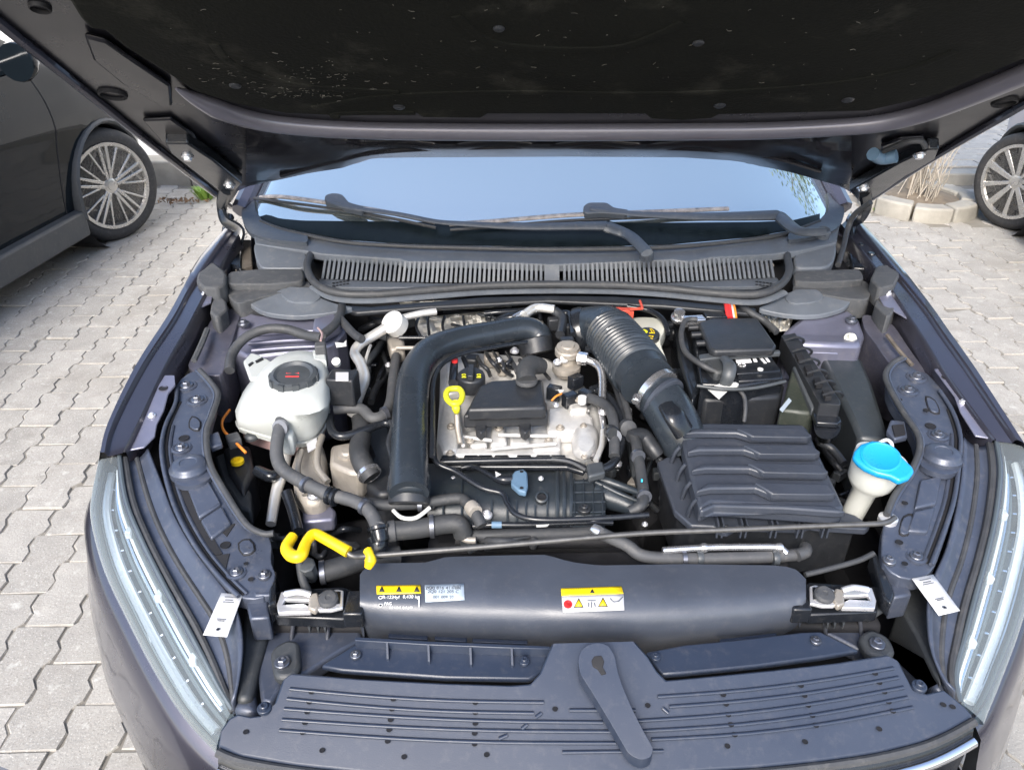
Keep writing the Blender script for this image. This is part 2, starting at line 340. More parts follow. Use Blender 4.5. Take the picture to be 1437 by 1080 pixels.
# ================================================================ the setting
def proj(p):
    d = p.y * cp + (CAM_H - p.z) * sp
    if d < .05: return None
    return 718.5 + FOC * p.x / d, 540 + FOC * ((CAM_H - p.z) * cp - p.y * sp) / d, d
bm = bmesh.new(); q = 300
vv = [bm.verts.new(v) for v in ((-q, -q, -.0055), (q, -q, -.0055), (q, q, -.0055), (-q, q, -.0055))]; bm.faces.new(vv)
ground = tag(link('pavement', mesh('pavement', bm), 'joint_sand'), 'paved yard of grey interlocking concrete stones with sandy joints', kind='structure')
PL_, PW_ = .262, .143                              # one paver: 26 by 14 cm with zigzag flanks, laid in columns
def paver_mesh(seed):
    rnd = random.Random(seed); w, h, g, k = PW_ / 2, PL_ / 2, .0028, .010; j = lambda a: a + rnd.uniform(-.0022, .0022)
    zig = [(-1, 1), (-.62, 1), (-.40, -1), (-.10, -1), (.12, 1), (.40, 1), (.62, -1), (1, -1)]
    out = [(w - g + k * b, a * (h - g)) for a, b in zig] + [(-w + g + k * b, a * (h - g)) for a, b in zig[::-1]]
    out = [(j(x), j(y)) for x, y in out]; b = bmesh.new(); n_ = len(out)
    top = [b.verts.new((x * .965, y * .98, 0)) for x, y in out]; mid = [b.verts.new((x, y, -.005)) for x, y in out]; low = [b.verts.new((x, y, -.05)) for x, y in out]
    b.faces.new(top)
    for A, B in ((top, mid), (mid, low)):
        for i in range(n_): n = (i + 1) % n_; b.faces.new((A[n], A[i], B[i], B[n]))
    me = mesh('paver', b, 25); me.materials.append(M['paver']); return me
paver_kinds = [paver_mesh(s) for s in range(6)]
ROT = R(1.2); spots = []
for r in range(-2, 46):
    for c in range(-52, 70):
        x = c * PW_; y = (r + (.5 if c % 2 else 0)) * PL_
        X, Y = x * math.cos(ROT) - y * math.sin(ROT), x * math.sin(ROT) + y * math.cos(ROT)
        if Y > 6.02 or (Y > 5.0 and math.hypot(X - 2.95, Y - 5.52) < .44): continue
        a = proj(Vector((X, Y, 0))); 
        if a is None: continue
        if -.6 < X < .8 and Y > .95: continue
        inside = -40 < a[0] < 1477 and 120 < a[1] < 1130
        clear = inside and not (X > -.80 and X < 1.0 and Y > .5)      # not under this car
        spots.append((clear, (1 / a[2] ** 3) if clear else 0, X, Y))
spots.sort(reverse=True); rest = bmesh.new()
for i, (clear, s, X, Y) in enumerate(spots):
    me = paver_kinds[random.randrange(6)]; mt = Matrix.Translation((X, Y, random.uniform(-.003, .003))) @ Matrix.Rotation(ROT + random.gauss(0, .006), 4, 'Z') @ Matrix.Rotation(random.gauss(0, .007), 4, 'X') @ Matrix.Rotation(random.gauss(0, .008), 4, 'Y')
    if i < 300 and clear:
        o = link('paver', me, None, ground); o.matrix_local = mt
    else:
        n0 = len(rest.verts); rest.from_mesh(me); rest.verts.ensure_lookup_table(); bmesh.ops.transform(rest, matrix=mt, verts=rest.verts[n0:])
tag(link('paver_field', mesh('paver_field', rest, 25), 'paver', ground), kind='stuff')
# raised footway behind the parking bays, with a kerb of stones
def kerb_run(x0, x1, y, n, h, w, parent):
    bm = bmesh.new(); L = (x1 - x0) / n; add_box(bm, Vector((0, 0, h / 2 - .03)), L - .008, w, h + .06); me = mesh('kerb_stone', bm); me.materials.append(M['concrete'])
    for i in range(n):
        o = link('kerb_stone', me, None, parent, loc=(x0 + (i + .5) * L, y + random.uniform(-.006, .006), random.uniform(-.006, .004)), bevel=.012); o.rotation_euler.z = random.gauss(0, .006)
bm = bmesh.new(); add_box(bm, Vector((8, 13.1, .02)), 40, 13.8, .11); footway = tag(link('footway', mesh('footway', bm), 'joint_sand'), kind='structure')
bm = bmesh.new()
for r in range(26):
    for c in range(-2, 26):
        add_box(bm, Vector((1.3 + (c + .5 * (r % 2)) * .3 + random.uniform(-.003, .003), 6.42 + r * .2, .075 + random.uniform(-.002, .002))), .29, .19, .03)
tag(link('footway_slab_field', mesh('slabs', bm), 'paver', footway, bevel=.004), kind='stuff')
kerb = tag(bpy.data.objects.new('kerb', None), 'low concrete kerb stones along the edge of the parking bays', kind='structure'); col.objects.link(kerb)
kerb_run(-7.2, 1.2, 6.17, 9, .19, .22, kerb); kerb_run(1.2, 9.0, 6.17, 8, .09, .16, kerb)
bm = bmesh.new(); add_box(bm, Vector((-3.9, 6.44, 1.25)), 9.6, .22, 2.5)
wall = link('garden_wall', mesh('garden_wall', bm), 'wall_white', bevel=.01)
tag(wall, 'white rendered wall behind the dark parked car, standing on a concrete kerb', 'wall')
bm = bmesh.new(); add_box(bm, Vector((-3.9, 6.44, 2.53)), 9.7, .3, .06); link('coping', mesh('coping', bm), 'concrete', wall, bevel=.008)
# round tree pit of curved stones with a tree and dry shoots
PC = Vector((2.95, 5.52, 0))
pit = thing('tree_planter', PC, 'round concrete tree pit ringed by worn stones beside the parking bays', 'planter')
for i in range(9):
    a0, a1 = i * 2 * math.pi / 9 + .02, (i + 1) * 2 * math.pi / 9 - .02; bm = bmesh.new(); top = []
    for rr, s in ((.40, 1), (.27, -1)):
        for k in range(6)[::s]: a = lerp(a0, a1, k / 5); top.append(PC + Vector((math.cos(a) * rr, math.sin(a) * rr, .10 + .006 * (i % 3))))
    add_prism(bm, top, Vector((0, 0, -.13))); link('planter_stone', mesh('planter_stone', bm), 'concrete', pit, bevel=.014)
bm = bmesh.new(); add_lathe(bm, [(.29, 0), (.28, .07), (.15, .10), (0, .11)], PC, n=20); link('planter_soil', mesh('planter_soil', bm), 'soil', pit)
def leafy(bm, c, s, rnd):
    d = Vector((rnd.gauss(0, 1), rnd.gauss(0, 1), rnd.gauss(0, .6))).normalized(); u = d.orthogonal().normalized(); u.rotate(Matrix.Rotation(rnd.uniform(0, 6.3), 3, d)); w = d.cross(u)
    bm.faces.new([bm.verts.new(c + a) for a in (-u * s, w * s * .42 - u * s * .1, u * s, -w * s * .42 - u * s * .1)])
tree = thing('tree', PC + Vector((0, .1, .1)), 'slim street tree rising from the round stone pit behind the bonnet', 'tree')
rnd = random.Random(3); bm = bmesh.new(); TB = PC + Vector((.0, .12, .08)); T1 = TB + Vector((.40, -.75, 2.5))
add_tube(bm, smooth_path([TB, TB + Vector((.03, -.05, .8)), TB + Vector((.15, -.3, 1.7)), T1], 5), [.055 - .0017 * i for i in range(16)], 9)
crown = bmesh.new(); tips = []
for i in range(22):
    a = rnd.uniform(0, 6.28); b = T1 + Vector((0, 0, rnd.uniform(-.7, .1))); e = b + Vector((math.cos(a), math.sin(a) * .9, 0)) * rnd.uniform(.6, 1.75) + Vector((0, 0, rnd.uniform(.15, 1.5)))
    m_ = b.lerp(e, .5) + Vector((rnd.gauss(0, .1), rnd.gauss(0, .1), .12)); add_tube(bm, smooth_path([b, m_, e], 4), [.024 - .0022 * k for k in range(9)], 6)
    for k in range(6):
        tips.append(b.lerp(e, rnd.uniform(.45, 1)) + Vector((rnd.gauss(0, .17), rnd.gauss(0, .17), rnd.gauss(0, .15))))
for t in tips:
    for k in range(34): leafy(crown, t + Vector((rnd.gauss(0, .13), rnd.gauss(0, .13), rnd.gauss(0, .10))), rnd.uniform(.028, .05), rnd)
link('trunk', mesh('trunk', bm), 'bark', tree); link('crown', mesh('crown', crown), 'leaf', tree)
shrub = thing('dry_shrub', PC + Vector((-.03, -.05, .08)), 'dry straw coloured shoots fanning up out of the tree pit', 'shrub')
for i in range(50):
    a = rnd.uniform(0, 6.28); r0 = rnd.uniform(0, .16); b = PC + Vector((math.cos(a) * r0 - .03, math.sin(a) * r0 - .05, .08)); h = rnd.uniform(.2, .75); sx = rnd.gauss(.08, .26) * h
    if i % 25 == 0: bm = bmesh.new()
    add_tube(bm, [b, b + Vector((sx * .4, rnd.gauss(0, .05), h * .55)), b + Vector((sx, rnd.gauss(0, .08), h))], [.004, .003, .0015], 5)
    if i % 25 == 24: link('dry_stems', mesh('dry_stems', bm), 'twig', shrub)
def tuft(x, y, z, n, s, label, m='weed', name='weed_tuft', cat='weed', grp='weeds in the paving joints'):
    bm = bmesh.new(); rnd = random.Random(int(x * 1000))
    for i in range(n):
        a = rnd.uniform(0, 6.28); l = rnd.uniform(.5, 1) * s; d = Vector((math.cos(a), math.sin(a), 0)); w = Vector((-d.y, d.x, 0)) * s * .09; b = Vector((x, y, z)) + d * rnd.uniform(0, s * .4)
        t = b + d * l * .6 + Vector((0, 0, l * .8)); m_ = b.lerp(t, .55) + Vector((0, 0, l * .12)); v = [bm.verts.new(k) for k in (b - w * .5, b + w * .5, m_ + w, t, m_ - w)]; bm.faces.new(v)
    o = link(name, mesh(name, bm), m); tag(o, label, cat, grp); return o
p = P(290, 277, .01); tuft(p.x, p.y, 0, 60, .15, 'bright green weeds growing at the foot of the kerb under the white wall')
LABS = iter(('small green weed at the foot of the tree pit, nearest the silver car', 'small green weed sprouting beside the bonnet hinge arm', 'small green weed before the middle of the stone tree pit', 'thin green weed between bonnet hinge and stone tree pit'))
for q, s in (((1337, 302), .07), ((1228, 294), .05), ((1294, 300), .05), ((1268, 300), .05)):
    p = P(*q, .01); tuft(p.x, p.y, 0, 26, s, next(LABS))
bm = bmesh.new(); rnd = random.Random(5)
for (cx, cy, w, h, n) in ((250, 282, 34, 3, 60), (1352, 283, 16, 10, 70), (1325, 288, 8, 6, 40), (1203, 268, 10, 6, 50)):
    for i in range(n):
        p = P(cx + rnd.gauss(0, w * .5), cy + rnd.gauss(0, h * .5), .012); leafy(bm, p + Vector((0, 0, rnd.uniform(0, .012))), rnd.uniform(.012, .024), rnd)
tag(link('fallen_leaves', mesh('fallen_leaves', bm), 'dry_leaf'), 'dry brown leaves blown against the kerb and tree pit', 'leaves', kind='stuff')
# ---------------------------------------------------------------- neighbouring cars
def wheel(parent, c, out, fwd, r, style, wd=.215):
    # c: centre of the outer face, out: outward normal, fwd: rolling direction
    up = Vector((0, 0, 1)); bm = bmesh.new(); rr = r * .755; prof = []
    add_lathe(bm, [(rr, -wd + .02), (r * .88, -wd), (r * .965, -wd + .012), (r, -wd + .035), (r, -wd * .72), (r - .008, -wd * .71), (r - .008, -wd * .67), (r, -wd * .66), (r, -wd * .52), (r - .008, -wd * .51), (r - .008, -wd * .47), (r, -wd * .46), (r, -wd * .32), (r - .008, -wd * .31), (r - .008, -wd * .27), (r, -wd * .26), (r * .995, -.035), (r * .965, -.014), (r * .91, -.002), (r * .85, 0), (r * .785, -.006), (rr, -.02)], c, out, 56)
    w = link('wheel', mesh('wheel', bm), 'tyre', parent, label='black tyre on a two-tone alloy rim')
    bm = bmesh.new(); add_lathe(bm, [(rr - .004, -.02), (rr + .006, -.008), (rr + .004, -.002), (rr - .016, -.004), (rr - .022, -.03), (rr - .03, -.14)], c, out, 56); link('rim', mesh('rim', bm), 'rim_alu', w)
    bm = bmesh.new(); add_lathe(bm, [(rr - .01, -.13), (rr - .02, -.10), (0, -.10)], c, out, 40); link('rim_barrel', mesh('rim_barrel', bm), 'rim_dark', w)
    bm = bmesh.new(); add_lathe(bm, [(rr * .70, -.09), (rr * .70, -.075), (rr * .2, -.07), (0, -.07)], c, out, 36); link('brake_disc', mesh('brake_disc', bm), 'rim_dark', w)
    bm = bmesh.new(); add_lathe(bm, [(.052, -.05), (.052, -.022), (.04, -.016), (.026, -.016), (.024, -.012), (0, -.011)], c, out, 24); link('hub', mesh('hub', bm), 'rim_alu', w)
    def spoke(a0, a1, r0, r1, w0, w1, mm, dz=0):
        d0 = fwd * math.cos(a0) + up * math.sin(a0); d1 = fwd * math.cos(a1) + up * math.sin(a1); p0, p1 = c + d0 * r0 - out * (.014 + dz), c + d1 * r1 - out * (.006 + dz); t = (p1 - p0).normalized(); s = out.cross(t).normalized()
        bm = bmesh.new(); add_prism(bm, [p0 + s * w0, p1 + s * w1, p1 - s * w1, p0 - s * w0], -out * .028); link('spoke', mesh('spoke', bm), mm, w, bevel=.003)
    for i in range(5):
        a = 2 * math.pi * i / 5 + .3
        if style == 'fine':
            for s in (-1, 1):
                spoke(a + s * .26, a + s * .10, .045, rr - .006, .011, .008, 'rim_alu'); spoke(a + s * .30, a + s * .42, .075, rr - .006, .007, .006, 'rim_alu', .002)
        else:
            spoke(a, a, .04, rr - .008, .015, .024, 'rim_alu'); spoke(a + .63, a + .63, .04, rr - .008, .011, .017, 'rim_alu', .004)
            for s in (-.32, .32): spoke(a + s, a + s * .9, .05, rr - .01, .008, .006, 'rim_dark', .012)
    return w
def parked_car(name, label, wheel_pos, yaw, side, steer, paintm, style, rw, overhang):
    # side +1: its flank faces +X.  The nose points away from the camera.
    ld = Vector((-math.sin(yaw), -math.cos(yaw), 0)); xo = Vector((side * math.cos(yaw), -side * math.sin(yaw), 0)); HW, LW = .90, overhang
    o0 = Vector((wheel_pos[0], wheel_pos[1], 0)) - xo * (HW - .012) - ld * LW
    root = thing(name, o0 + ld * 2.0, label, 'car', None); W = lambda l, x, z: o0 + ld * l + xo * x + Vector((0, 0, z)); LEN = 4.25; WB = 2.58
    def hw(l):
        e = max(0, (.42 - l) / .42); f = max(0, (l - LEN + .4) / .4); return HW - .20 * e ** 2.2 - .16 * f ** 2.4
    zb = lambda l: lerp(.90, 1.07, min(1, l / .9)) - .16 * max(0, (.25 - l) / .25) ** 2
    def zr(l):
        if l < .85: return zb(l) + .05 * min(1, l / .3)
        if l < 1.75: t = (l - .85) / .9; return lerp(zb(l) + .05, 1.60, t ** .9)
        if l < 3.2: return 1.62
        return lerp(1.62, 1.12, ((l - 3.2) / (LEN - 3.2)) ** 1.6)
    st = [LEN * i / 106 for i in range(107)]; body, glass = bmesh.new(), bmesh.new(); cols = {1: [], -1: []}
    for l in st:
        h, b, t = hw(l), zb(l), zr(l); k = min(1, max(0, (t - b - .06) / .4)); pr = []
        for j in range(19):
            u = j / 18; z = lerp(.20, b, u); bul = -.055 * (1 - u) ** 3 - .05 * max(0, u - .78) ** 1.5 / .1 + .012 * math.exp(-((u - .68) / .07) ** 2); pr.append((h + bul, z))
        x0 = pr[-1][0]
        for j in range(1, 7): u = j / 6; pr.append((x0 - (.04 + .17 * k) * u - .02 * u * u, lerp(b, t - .04 * (1 - k) - .05 * k, u)))
        x1, z1 = pr[-1]
        for j in range(1, 6): u = j / 5; pr.append((x1 * (1 - u), z1 + (t - z1) * math.sin(u * math.pi / 2)))
        for s in (1, -1): cols[s].append([(l, s * x, z) for x, z in pr])
    RA = rw + .035; wells = [(LW, rw), (LW + WB, rw)]
    for s in (1, -1):
        C = cols[s]; keep = {}
        for i, r in enumerate(C):
            for j, (l, x, z) in enumerate(r):
                if j < 19:
                    for (lw, zw) in wells:
                        d = math.hypot(l - lw, z - zw)
                        if abs(d - RA) < .034 and d > 1e-4: f = RA / d; l, z = lw + (l - lw) * f, zw + (z - zw) * f
                r[j] = (l, x, z)
        vb = {}; vg = {}
        def V(bmx, dct, i, j):
            if (i, j) not in dct: dct[(i, j)] = bmx.verts.new(W(*C[i][j]))
            return dct[(i, j)]
        for i in range(len(C) - 1):
            for j in range(len(C[0]) - 1):
                q = [C[i][j], C[i + 1][j], C[i + 1][j + 1], C[i][j + 1]]; lc, zc = sum(a[0] for a in q) / 4, sum(a[2] for a in q) / 4
                if j < 18 and any(math.hypot(lc - lw, zc - zw) < RA - .003 for lw, zw in wells): continue
                win = 19 <= j < 24 and 1.22 < lc < 3.75 and not 2.45 < lc < 2.53 and zr(lc) > 1.26
                ws = 24 <= j and (.9 < lc < 1.72 or 3.35 < lc < 3.95)
                bmx, dct = (glass, vg) if win or ws else (body, vb)
                f = [V(bmx, dct, i, j), V(bmx, dct, i + 1, j), V(bmx, dct, i + 1, j + 1), V(bmx, dct, i, j + 1)]; bmx.faces.new(f if s > 0 else f[::-1])
    for i in (0, len(st) - 1):
        body.faces.new([body.verts.new(W(*p)) for p in cols[1][i]] + [body.verts.new(W(*p)) for p in cols[-1][i][::-1][1:]])
    link('body', mesh('body', body, 50), paintm, root); link('window_glass', mesh('window_glass', glass, 50), 'car_glass', root)
    for s in (1, -1):
        bm = bmesh.new(); add_tube(bm, [W(l, s * (cols[1][i][19][1] - .002), cols[1][i][19][2]) for i, l in enumerate(st) if 1.1 < l < 3.8], .008, 6); link('window_trim', mesh('window_trim', bm), 'chrome', root)
    bm = bmesh.new(); add_box(bm, W(2.1, 0, .42), .6, 3.9, .42, Matrix.Rotation(-yaw, 3, 'Z')); link('underbody', mesh('underbody', bm), 'dark', root)
    for lw, zw in wells:
        for s in (1, -1):
            bm = bmesh.new(); pts = [W(lw + math.cos(a) * (RA + .012), s * (hw(lw) - .012), zw + math.sin(a) * (RA + .012)) for a in [math.pi * (i / 18) * 1.14 - .22 for i in range(19)]]; add_tube(bm, pts, .036, 8, flat=.55, up=(0, 0, 1)); link('wheel_arch_trim', mesh('trim', bm), 'cladding', root)
            bm = bmesh.new(); add_lathe(bm, [(RA, 0), (RA, -.30), (0, -.30)], W(lw, s * (hw(lw) - .03), zw), xo * s, 32, False); link('wheel_well', mesh('well', bm), 'dark', root)
            st_ = steer if lw == LW else 0; out = xo * s; out = Matrix.Rotation(st_, 3, 'Z') @ out
            if s > 0: wheel(root, W(lw, HW - .012, rw), out, Vector((0, 0, 1)).cross(out), rw, style)
    for s in (1, -1):
        bm = bmesh.new(); top = [W(LW + RA + .02, s * (HW - .015), .31), W(LW + WB - RA - .02, s * (HW - .015), .31)]
        add_prism(bm, [W(LW + RA, s * (HW + .012), .31), W(LW + WB - RA, s * (HW + .012), .31), W(LW + WB - RA, s * (HW - .12), .33), W(LW + RA, s * (HW - .12), .33)], Vector((0, 0, -.15))); link('sill_skirt', mesh('sill', bm), 'cladding', root, bevel=.015)
        for lx in (1.16, 2.5):
            bm = bmesh.new(); add_tube(bm, [W(lx + .03 * math.sin(j * .35), s * (cols[1][30][j][1] + .0005), cols[1][30][j][2]) for j in range(2, 19)], .0035, 5); link('door_gap', mesh('gap', bm), 'dark', root)
        bm = bmesh.new(); add_tube(bm, smooth_path([W(2.12, s * HW, .86), W(2.16, s * (HW + .035), .86), W(2.30, s * (HW + .035), .865), W(2.35, s * HW, .865)], 4), .014, 8); link('door_handle', mesh('handle', bm), paintm, root)
        bm = bmesh.new(); add_tube(bm, [W(1.42, s * (HW - .07), 1.10), W(1.40, s * (HW + .05), 1.13)], .025, 8)
        add_lathe(bm, [(.0, -.05), (.05, -.045), (.085, -.01), (.095, .03), (.09, .05), (0, .05)], W(1.38, s * (HW + .10), 1.16), ld, 16); link('door_mirror', mesh('mirror', bm), paintm, root)
    return root
parked_car('parked_car', 'glossy black parked car with twin-spoke alloys and its wheel turned, beside the white wall', (-2.50, 4.80), R(4), 1, R(-24), 'neighbour_dark', 'fine', .345, .70)
parked_car('parked_car', 'pale silver parked car with two-tone spoked alloy wheel beside the round tree pit', (3.28, 5.02), R(8), -1, R(30), 'neighbour_silver', 'wide', .31, .62)
# ================================================================ the car with the lifted bonnet
CX = .10
CAR = thing('car', (CX, 2.6, 0), 'dark grey car with its bonnet lifted and the engine bay laid open', 'car')
# ---- shell
def fender(name, st, side, lab):
    rows = []
    for (o, a, b, z) in st:
        po, pa, pb = P(*o, z - .010), P(*a, z), P(*b, z - .004)
        y = po.y; d = abs(y - 1.52); arch = .33 + math.sqrt(max(0, .37 ** 2 - d * d)) if d < .36 else .24
        ox = Vector((side, 0, 0)); lip = po.lerp(pa, .35) + Vector((0, 0, .010))
        rows.append([Vector((po.x + side * .030, y, arch)), Vector((po.x + side * .045, y, lerp(arch, po.z, .35))), Vector((po.x + side * .034, y, lerp(arch, po.z, .7))), Vector((po.x + side * .014, y, po.z - .045)), po, lip, pa.lerp(lip, .25) + Vector((0, 0, .003)), pa, pa.lerp(pb, .06) - Vector((0, 0, .006)), pa.lerp(pb, .92) - Vector((0, 0, .006)), pb, pb - Vector((0, 0, .006)) - ox * .004, pb - Vector((0, 0, .07)) - ox * .006])
    n = 6; cols = [smooth_path([r[k] for r in rows], n) for k in range(len(rows[0]))]
    return grid(name, [list(c) for c in cols], 'paint', CAR, label=lab, smooth=40)
FL = fender('fender', [((322, 314), (330, 320), (336, 326), 1.005), ((279, 362), (295, 366), (308, 372), .99), ((256, 405), (268, 406), (284, 416), .972), ((233, 447), (246, 447), (263, 456), .956), ((187, 520), (203, 513), (231, 512), .93), ((150, 600), (162, 592), (194, 590), .90), ((139, 643), (149, 637), (173, 631), .885)], -1, 'dark grey painted wing beside the coolant tank')
FR = fender('fender', [((1196, 298), (1188, 306), (1180, 314), 1.005), ((1253, 360), (1240, 364), (1228, 372), .99), ((1304, 427), (1290, 424), (1270, 432), .965), ((1338, 475), (1322, 470), (1298, 474), .948), ((1374, 527), (1358, 520), (1327, 520), .93), ((1422, 603), (1406, 592), (1378, 590), .90), ((1440, 632), (1424, 618), (1397, 615), .888)], 1, 'dark grey painted wing beside the battery')
def flange(pts, z, bolts, holes, parent):
    f = slab('fender_flange', pts, z, .004, 'inner_paint', parent, .0015)
    for b in bolts: bolt(*b, (z(*b) if callable(z) else z) + .001, 5.5, f if False else parent, 'zinc')
    for h in holes: hole(*h, (z(*h) if callable(z) else z) + .001, 6, parent)
zfl = zl(420, .960, 640, .868)
flange([(231, 526), (245, 526), (246, 540), (236, 552), (230, 575), (220, 595), (217, 612), (202, 627), (172, 633), (190, 595), (210, 560)], zfl, [(213, 583)], [(229, 544)], FL)
flange([(277, 408), (300, 404), (296, 424), (279, 432), (268, 440), (262, 455)], zfl, [(288, 412)], [], FL)
flange([(1311, 517), (1328, 516), (1345, 538), (1362, 572), (1377, 592), (1399, 616), (1369, 611), (1348, 578), (1340, 556), (1325, 536)], zfl, [(1351, 564)], [(1328, 529)], FR)
flange([(1229, 408), (1258, 408), (1268, 430), (1276, 448), (1262, 440), (1240, 428)], zfl, [(1246, 411)], [], FR)
# wheels, inner wheelhouses, floor, firewall (mostly near-black, the deep bay's shade in their colour)
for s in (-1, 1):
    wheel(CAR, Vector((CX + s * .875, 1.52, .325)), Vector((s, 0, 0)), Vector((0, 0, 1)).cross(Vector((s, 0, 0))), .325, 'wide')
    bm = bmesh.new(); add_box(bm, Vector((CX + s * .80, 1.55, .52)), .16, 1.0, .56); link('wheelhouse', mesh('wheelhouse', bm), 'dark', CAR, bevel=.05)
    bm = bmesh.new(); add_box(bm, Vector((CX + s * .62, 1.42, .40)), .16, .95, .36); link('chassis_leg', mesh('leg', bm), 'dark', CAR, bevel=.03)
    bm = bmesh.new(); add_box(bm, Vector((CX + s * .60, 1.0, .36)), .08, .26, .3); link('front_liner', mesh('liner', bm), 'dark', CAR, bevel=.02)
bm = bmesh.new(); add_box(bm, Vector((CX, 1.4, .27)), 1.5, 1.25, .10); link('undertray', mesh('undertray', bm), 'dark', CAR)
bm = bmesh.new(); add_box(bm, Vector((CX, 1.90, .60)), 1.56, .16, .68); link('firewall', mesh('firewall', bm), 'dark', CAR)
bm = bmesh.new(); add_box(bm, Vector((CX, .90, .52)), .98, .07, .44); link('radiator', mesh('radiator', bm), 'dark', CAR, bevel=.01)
# passenger cell behind the bay
def cell():
    sec = [(2.02, .84, .98, 1.0), (2.3, .86, .99, 1.0), (2.62, .865, 1.0, 1.02), (3.2, .87, 1.0, 1.02), (4.0, .87, 1.02, 1.04), (4.75, .84, 1.04, 1.06), (4.95, .76, 1.0, 1.02)]
    rows = []
    for y, h, zb, zt in sec:
        pr = [(h - .04, .22), (h + .01, .45), (h + .015, .7), (h - .005, .88), (h - .03, zb), (h - .10, zt)]
        rows.append([Vector((CX + x, y, z)) for x, z in pr[::1]][::-1][::-1])
    for s in (1, -1): grid('body_side', [[Vector((CX + s * (p.x - CX), p.y, p.z)) for p in r] for r in rows], 'paint', CAR, smooth=50, thick=.004)
    tail = [Vector((CX - .76, 4.95, .3)), Vector((CX + .76, 4.95, .3)), Vector((CX + .70, 4.95, 1.02)), Vector((CX - .70, 4.95, 1.02))]; bm = bmesh.new(); add_prism(bm, tail, Vector((0, -.05, 0))); link('tailgate', mesh('tailgate', bm), 'paint', CAR, bevel=.02)
    rf = []
    for y, h, z in ((2.66, .56, 1.47), (2.9, .58, 1.515), (3.4, .59, 1.54), (4.0, .57, 1.52), (4.5, .54, 1.44)):
        rf.append([Vector((CX + h * k, y, z - .05 * abs(k) ** 3)) for k in (-1, -.7, -.35, 0, .35, .7, 1)])
    grid('roof', rf, 'paint', CAR, smooth=60, thick=.02)
    for s in (1, -1):
        g = [[Vector((CX + s * .77, y, zb)), Vector((CX + s * .70, lerp(y, yt, .5), lerp(zb, zt, .5))), Vector((CX + s * .58, yt, zt))] for y, zb, yt, zt in ((2.35, 1.0, 2.70, 1.42), (3.2, 1.02, 3.2, 1.49), (4.0, 1.04, 4.0, 1.47), (4.8, 1.04, 4.5, 1.39))]
        grid('side_glass', g, 'car_glass', CAR, thick=.004)
    bm = bmesh.new(); add_prism(bm, [Vector((CX - .70, 4.93, 1.02)), Vector((CX + .70, 4.93, 1.02)), Vector((CX + .54, 4.52, 1.44)), Vector((CX - .54, 4.52, 1.44))], Vector((0, -.01, -.01))); link('rear_window', mesh('rear_window', bm), 'car_glass', CAR)
cell()
# ---- windscreen: curved sheet leaning back from the cowl
base_px = [(350, 300), (363, 309), (395, 319), (430, 327), (485, 337), (560, 342), (620, 344), (700, 346), (770, 347), (850, 346), (933, 344), (1000, 339), (1055, 333), (1105, 324), (1140, 315), (1158, 306), (1172, 296)]
ws_base = [P(x, y, 1.005) for x, y in base_px]; rows = []
for i in range(15):
    t = i / 14; rows.append([Vector((CX + (b.x - CX) * (1 - .24 * t), b.y + .80 * t * (1 - .10 * ((b.x - CX) / .8) ** 2), b.z + .455 * t - .035 * t * t + .015 * math.sin(t * math.pi))) for b in smooth_path(ws_base, 3)])
for s in (0, -1):
    bm = bmesh.new(); add_tube(bm, [r[s] + Vector(((-.028 if s == 0 else .028), .02, .0)) for r in rows], .030, 8); link('roof_pillar', mesh('pillar', bm), 'paint', CAR)
windscreen = grid('windscreen', rows, 'windscreen_glass', CAR, label='heat-reflecting windscreen mirroring the pale sky', smooth=80)
from mathutils.bvhtree import BVHTree
_v = [p for r in rows for p in r]; _n = len(rows[0]); BV = BVHTree.FromPolygons(_v, [(i * _n + k, i * _n + k + 1, (i + 1) * _n + k + 1, (i + 1) * _n + k) for i in range(len(rows) - 1) for k in range(_n - 1)])
def PW(px, py, off=.0):                            # a point on the windscreen, lifted off it
    h = BV.ray_cast(EYE, ray(px, py).normalized())
    if h[0] is None: return P(px, py, 1.012 + off)
    n = h[1] if h[1].dot(ray(px, py)) < 0 else -h[1]; return h[0] + n * off
bt = [(366, 304), (376, 301), (392, 307), (425, 310), (600, 312), (770, 313), (940, 313), (1060, 312), (1110, 310), (1135, 304), (1150, 300)]
bb = [(366, 309), (395, 318.6), (430, 326.6), (485, 336.6), (560, 341.6), (620, 343.6), (770, 346.6), (933, 343.6), (1055, 332.6), (1105, 323.6), (1140, 314.6), (1150, 310)]
def oline(L, x):
    for a, b in zip(L, L[1:]):
        if a[0] <= x <= b[0]: return lerp(a[1], b[1], (x - a[0]) / (b[0] - a[0]))
    return L[-1][1]
fb = []
for k in range(5): fb.append([PW(x, lerp(oline(bt, x), max(oline(bt, x) + .5, oline(bb, x)), k / 4), .0015) for x in range(366, 1151, 8)])
grid('dark_band', fb, 'screen_band', windscreen, 'black band along the foot of the windscreen', smooth=70)  # near-black strip laid just above the foot of the glass
for pts in ([(338, 298), (344, 272), (350, 258), (360, 257), (359, 286), (362, 304), (378, 316), (402, 323), (432, 330), (432, 340), (384, 337), (352, 328), (342, 316)], [(1187, 296), (1176, 268), (1168, 255), (1154, 257), (1161, 280), (1161, 298), (1150, 309), (1130, 318), (1106, 327), (1106, 337), (1150, 331), (1178, 320)]):
    t = [(PW(x, y, .006) if y < 300 and 345 < x < 1172 else P(x, y, 1.014)) for x, y in round_outline(pts, 3)]; bm = bmesh.new(); f = add_prism(bm, t, Vector((0, .004, -.014))); bmesh.ops.triangulate(bm, faces=f); link('windscreen_trim', mesh('trim', bm, 50), 'trim_plastic', CAR)
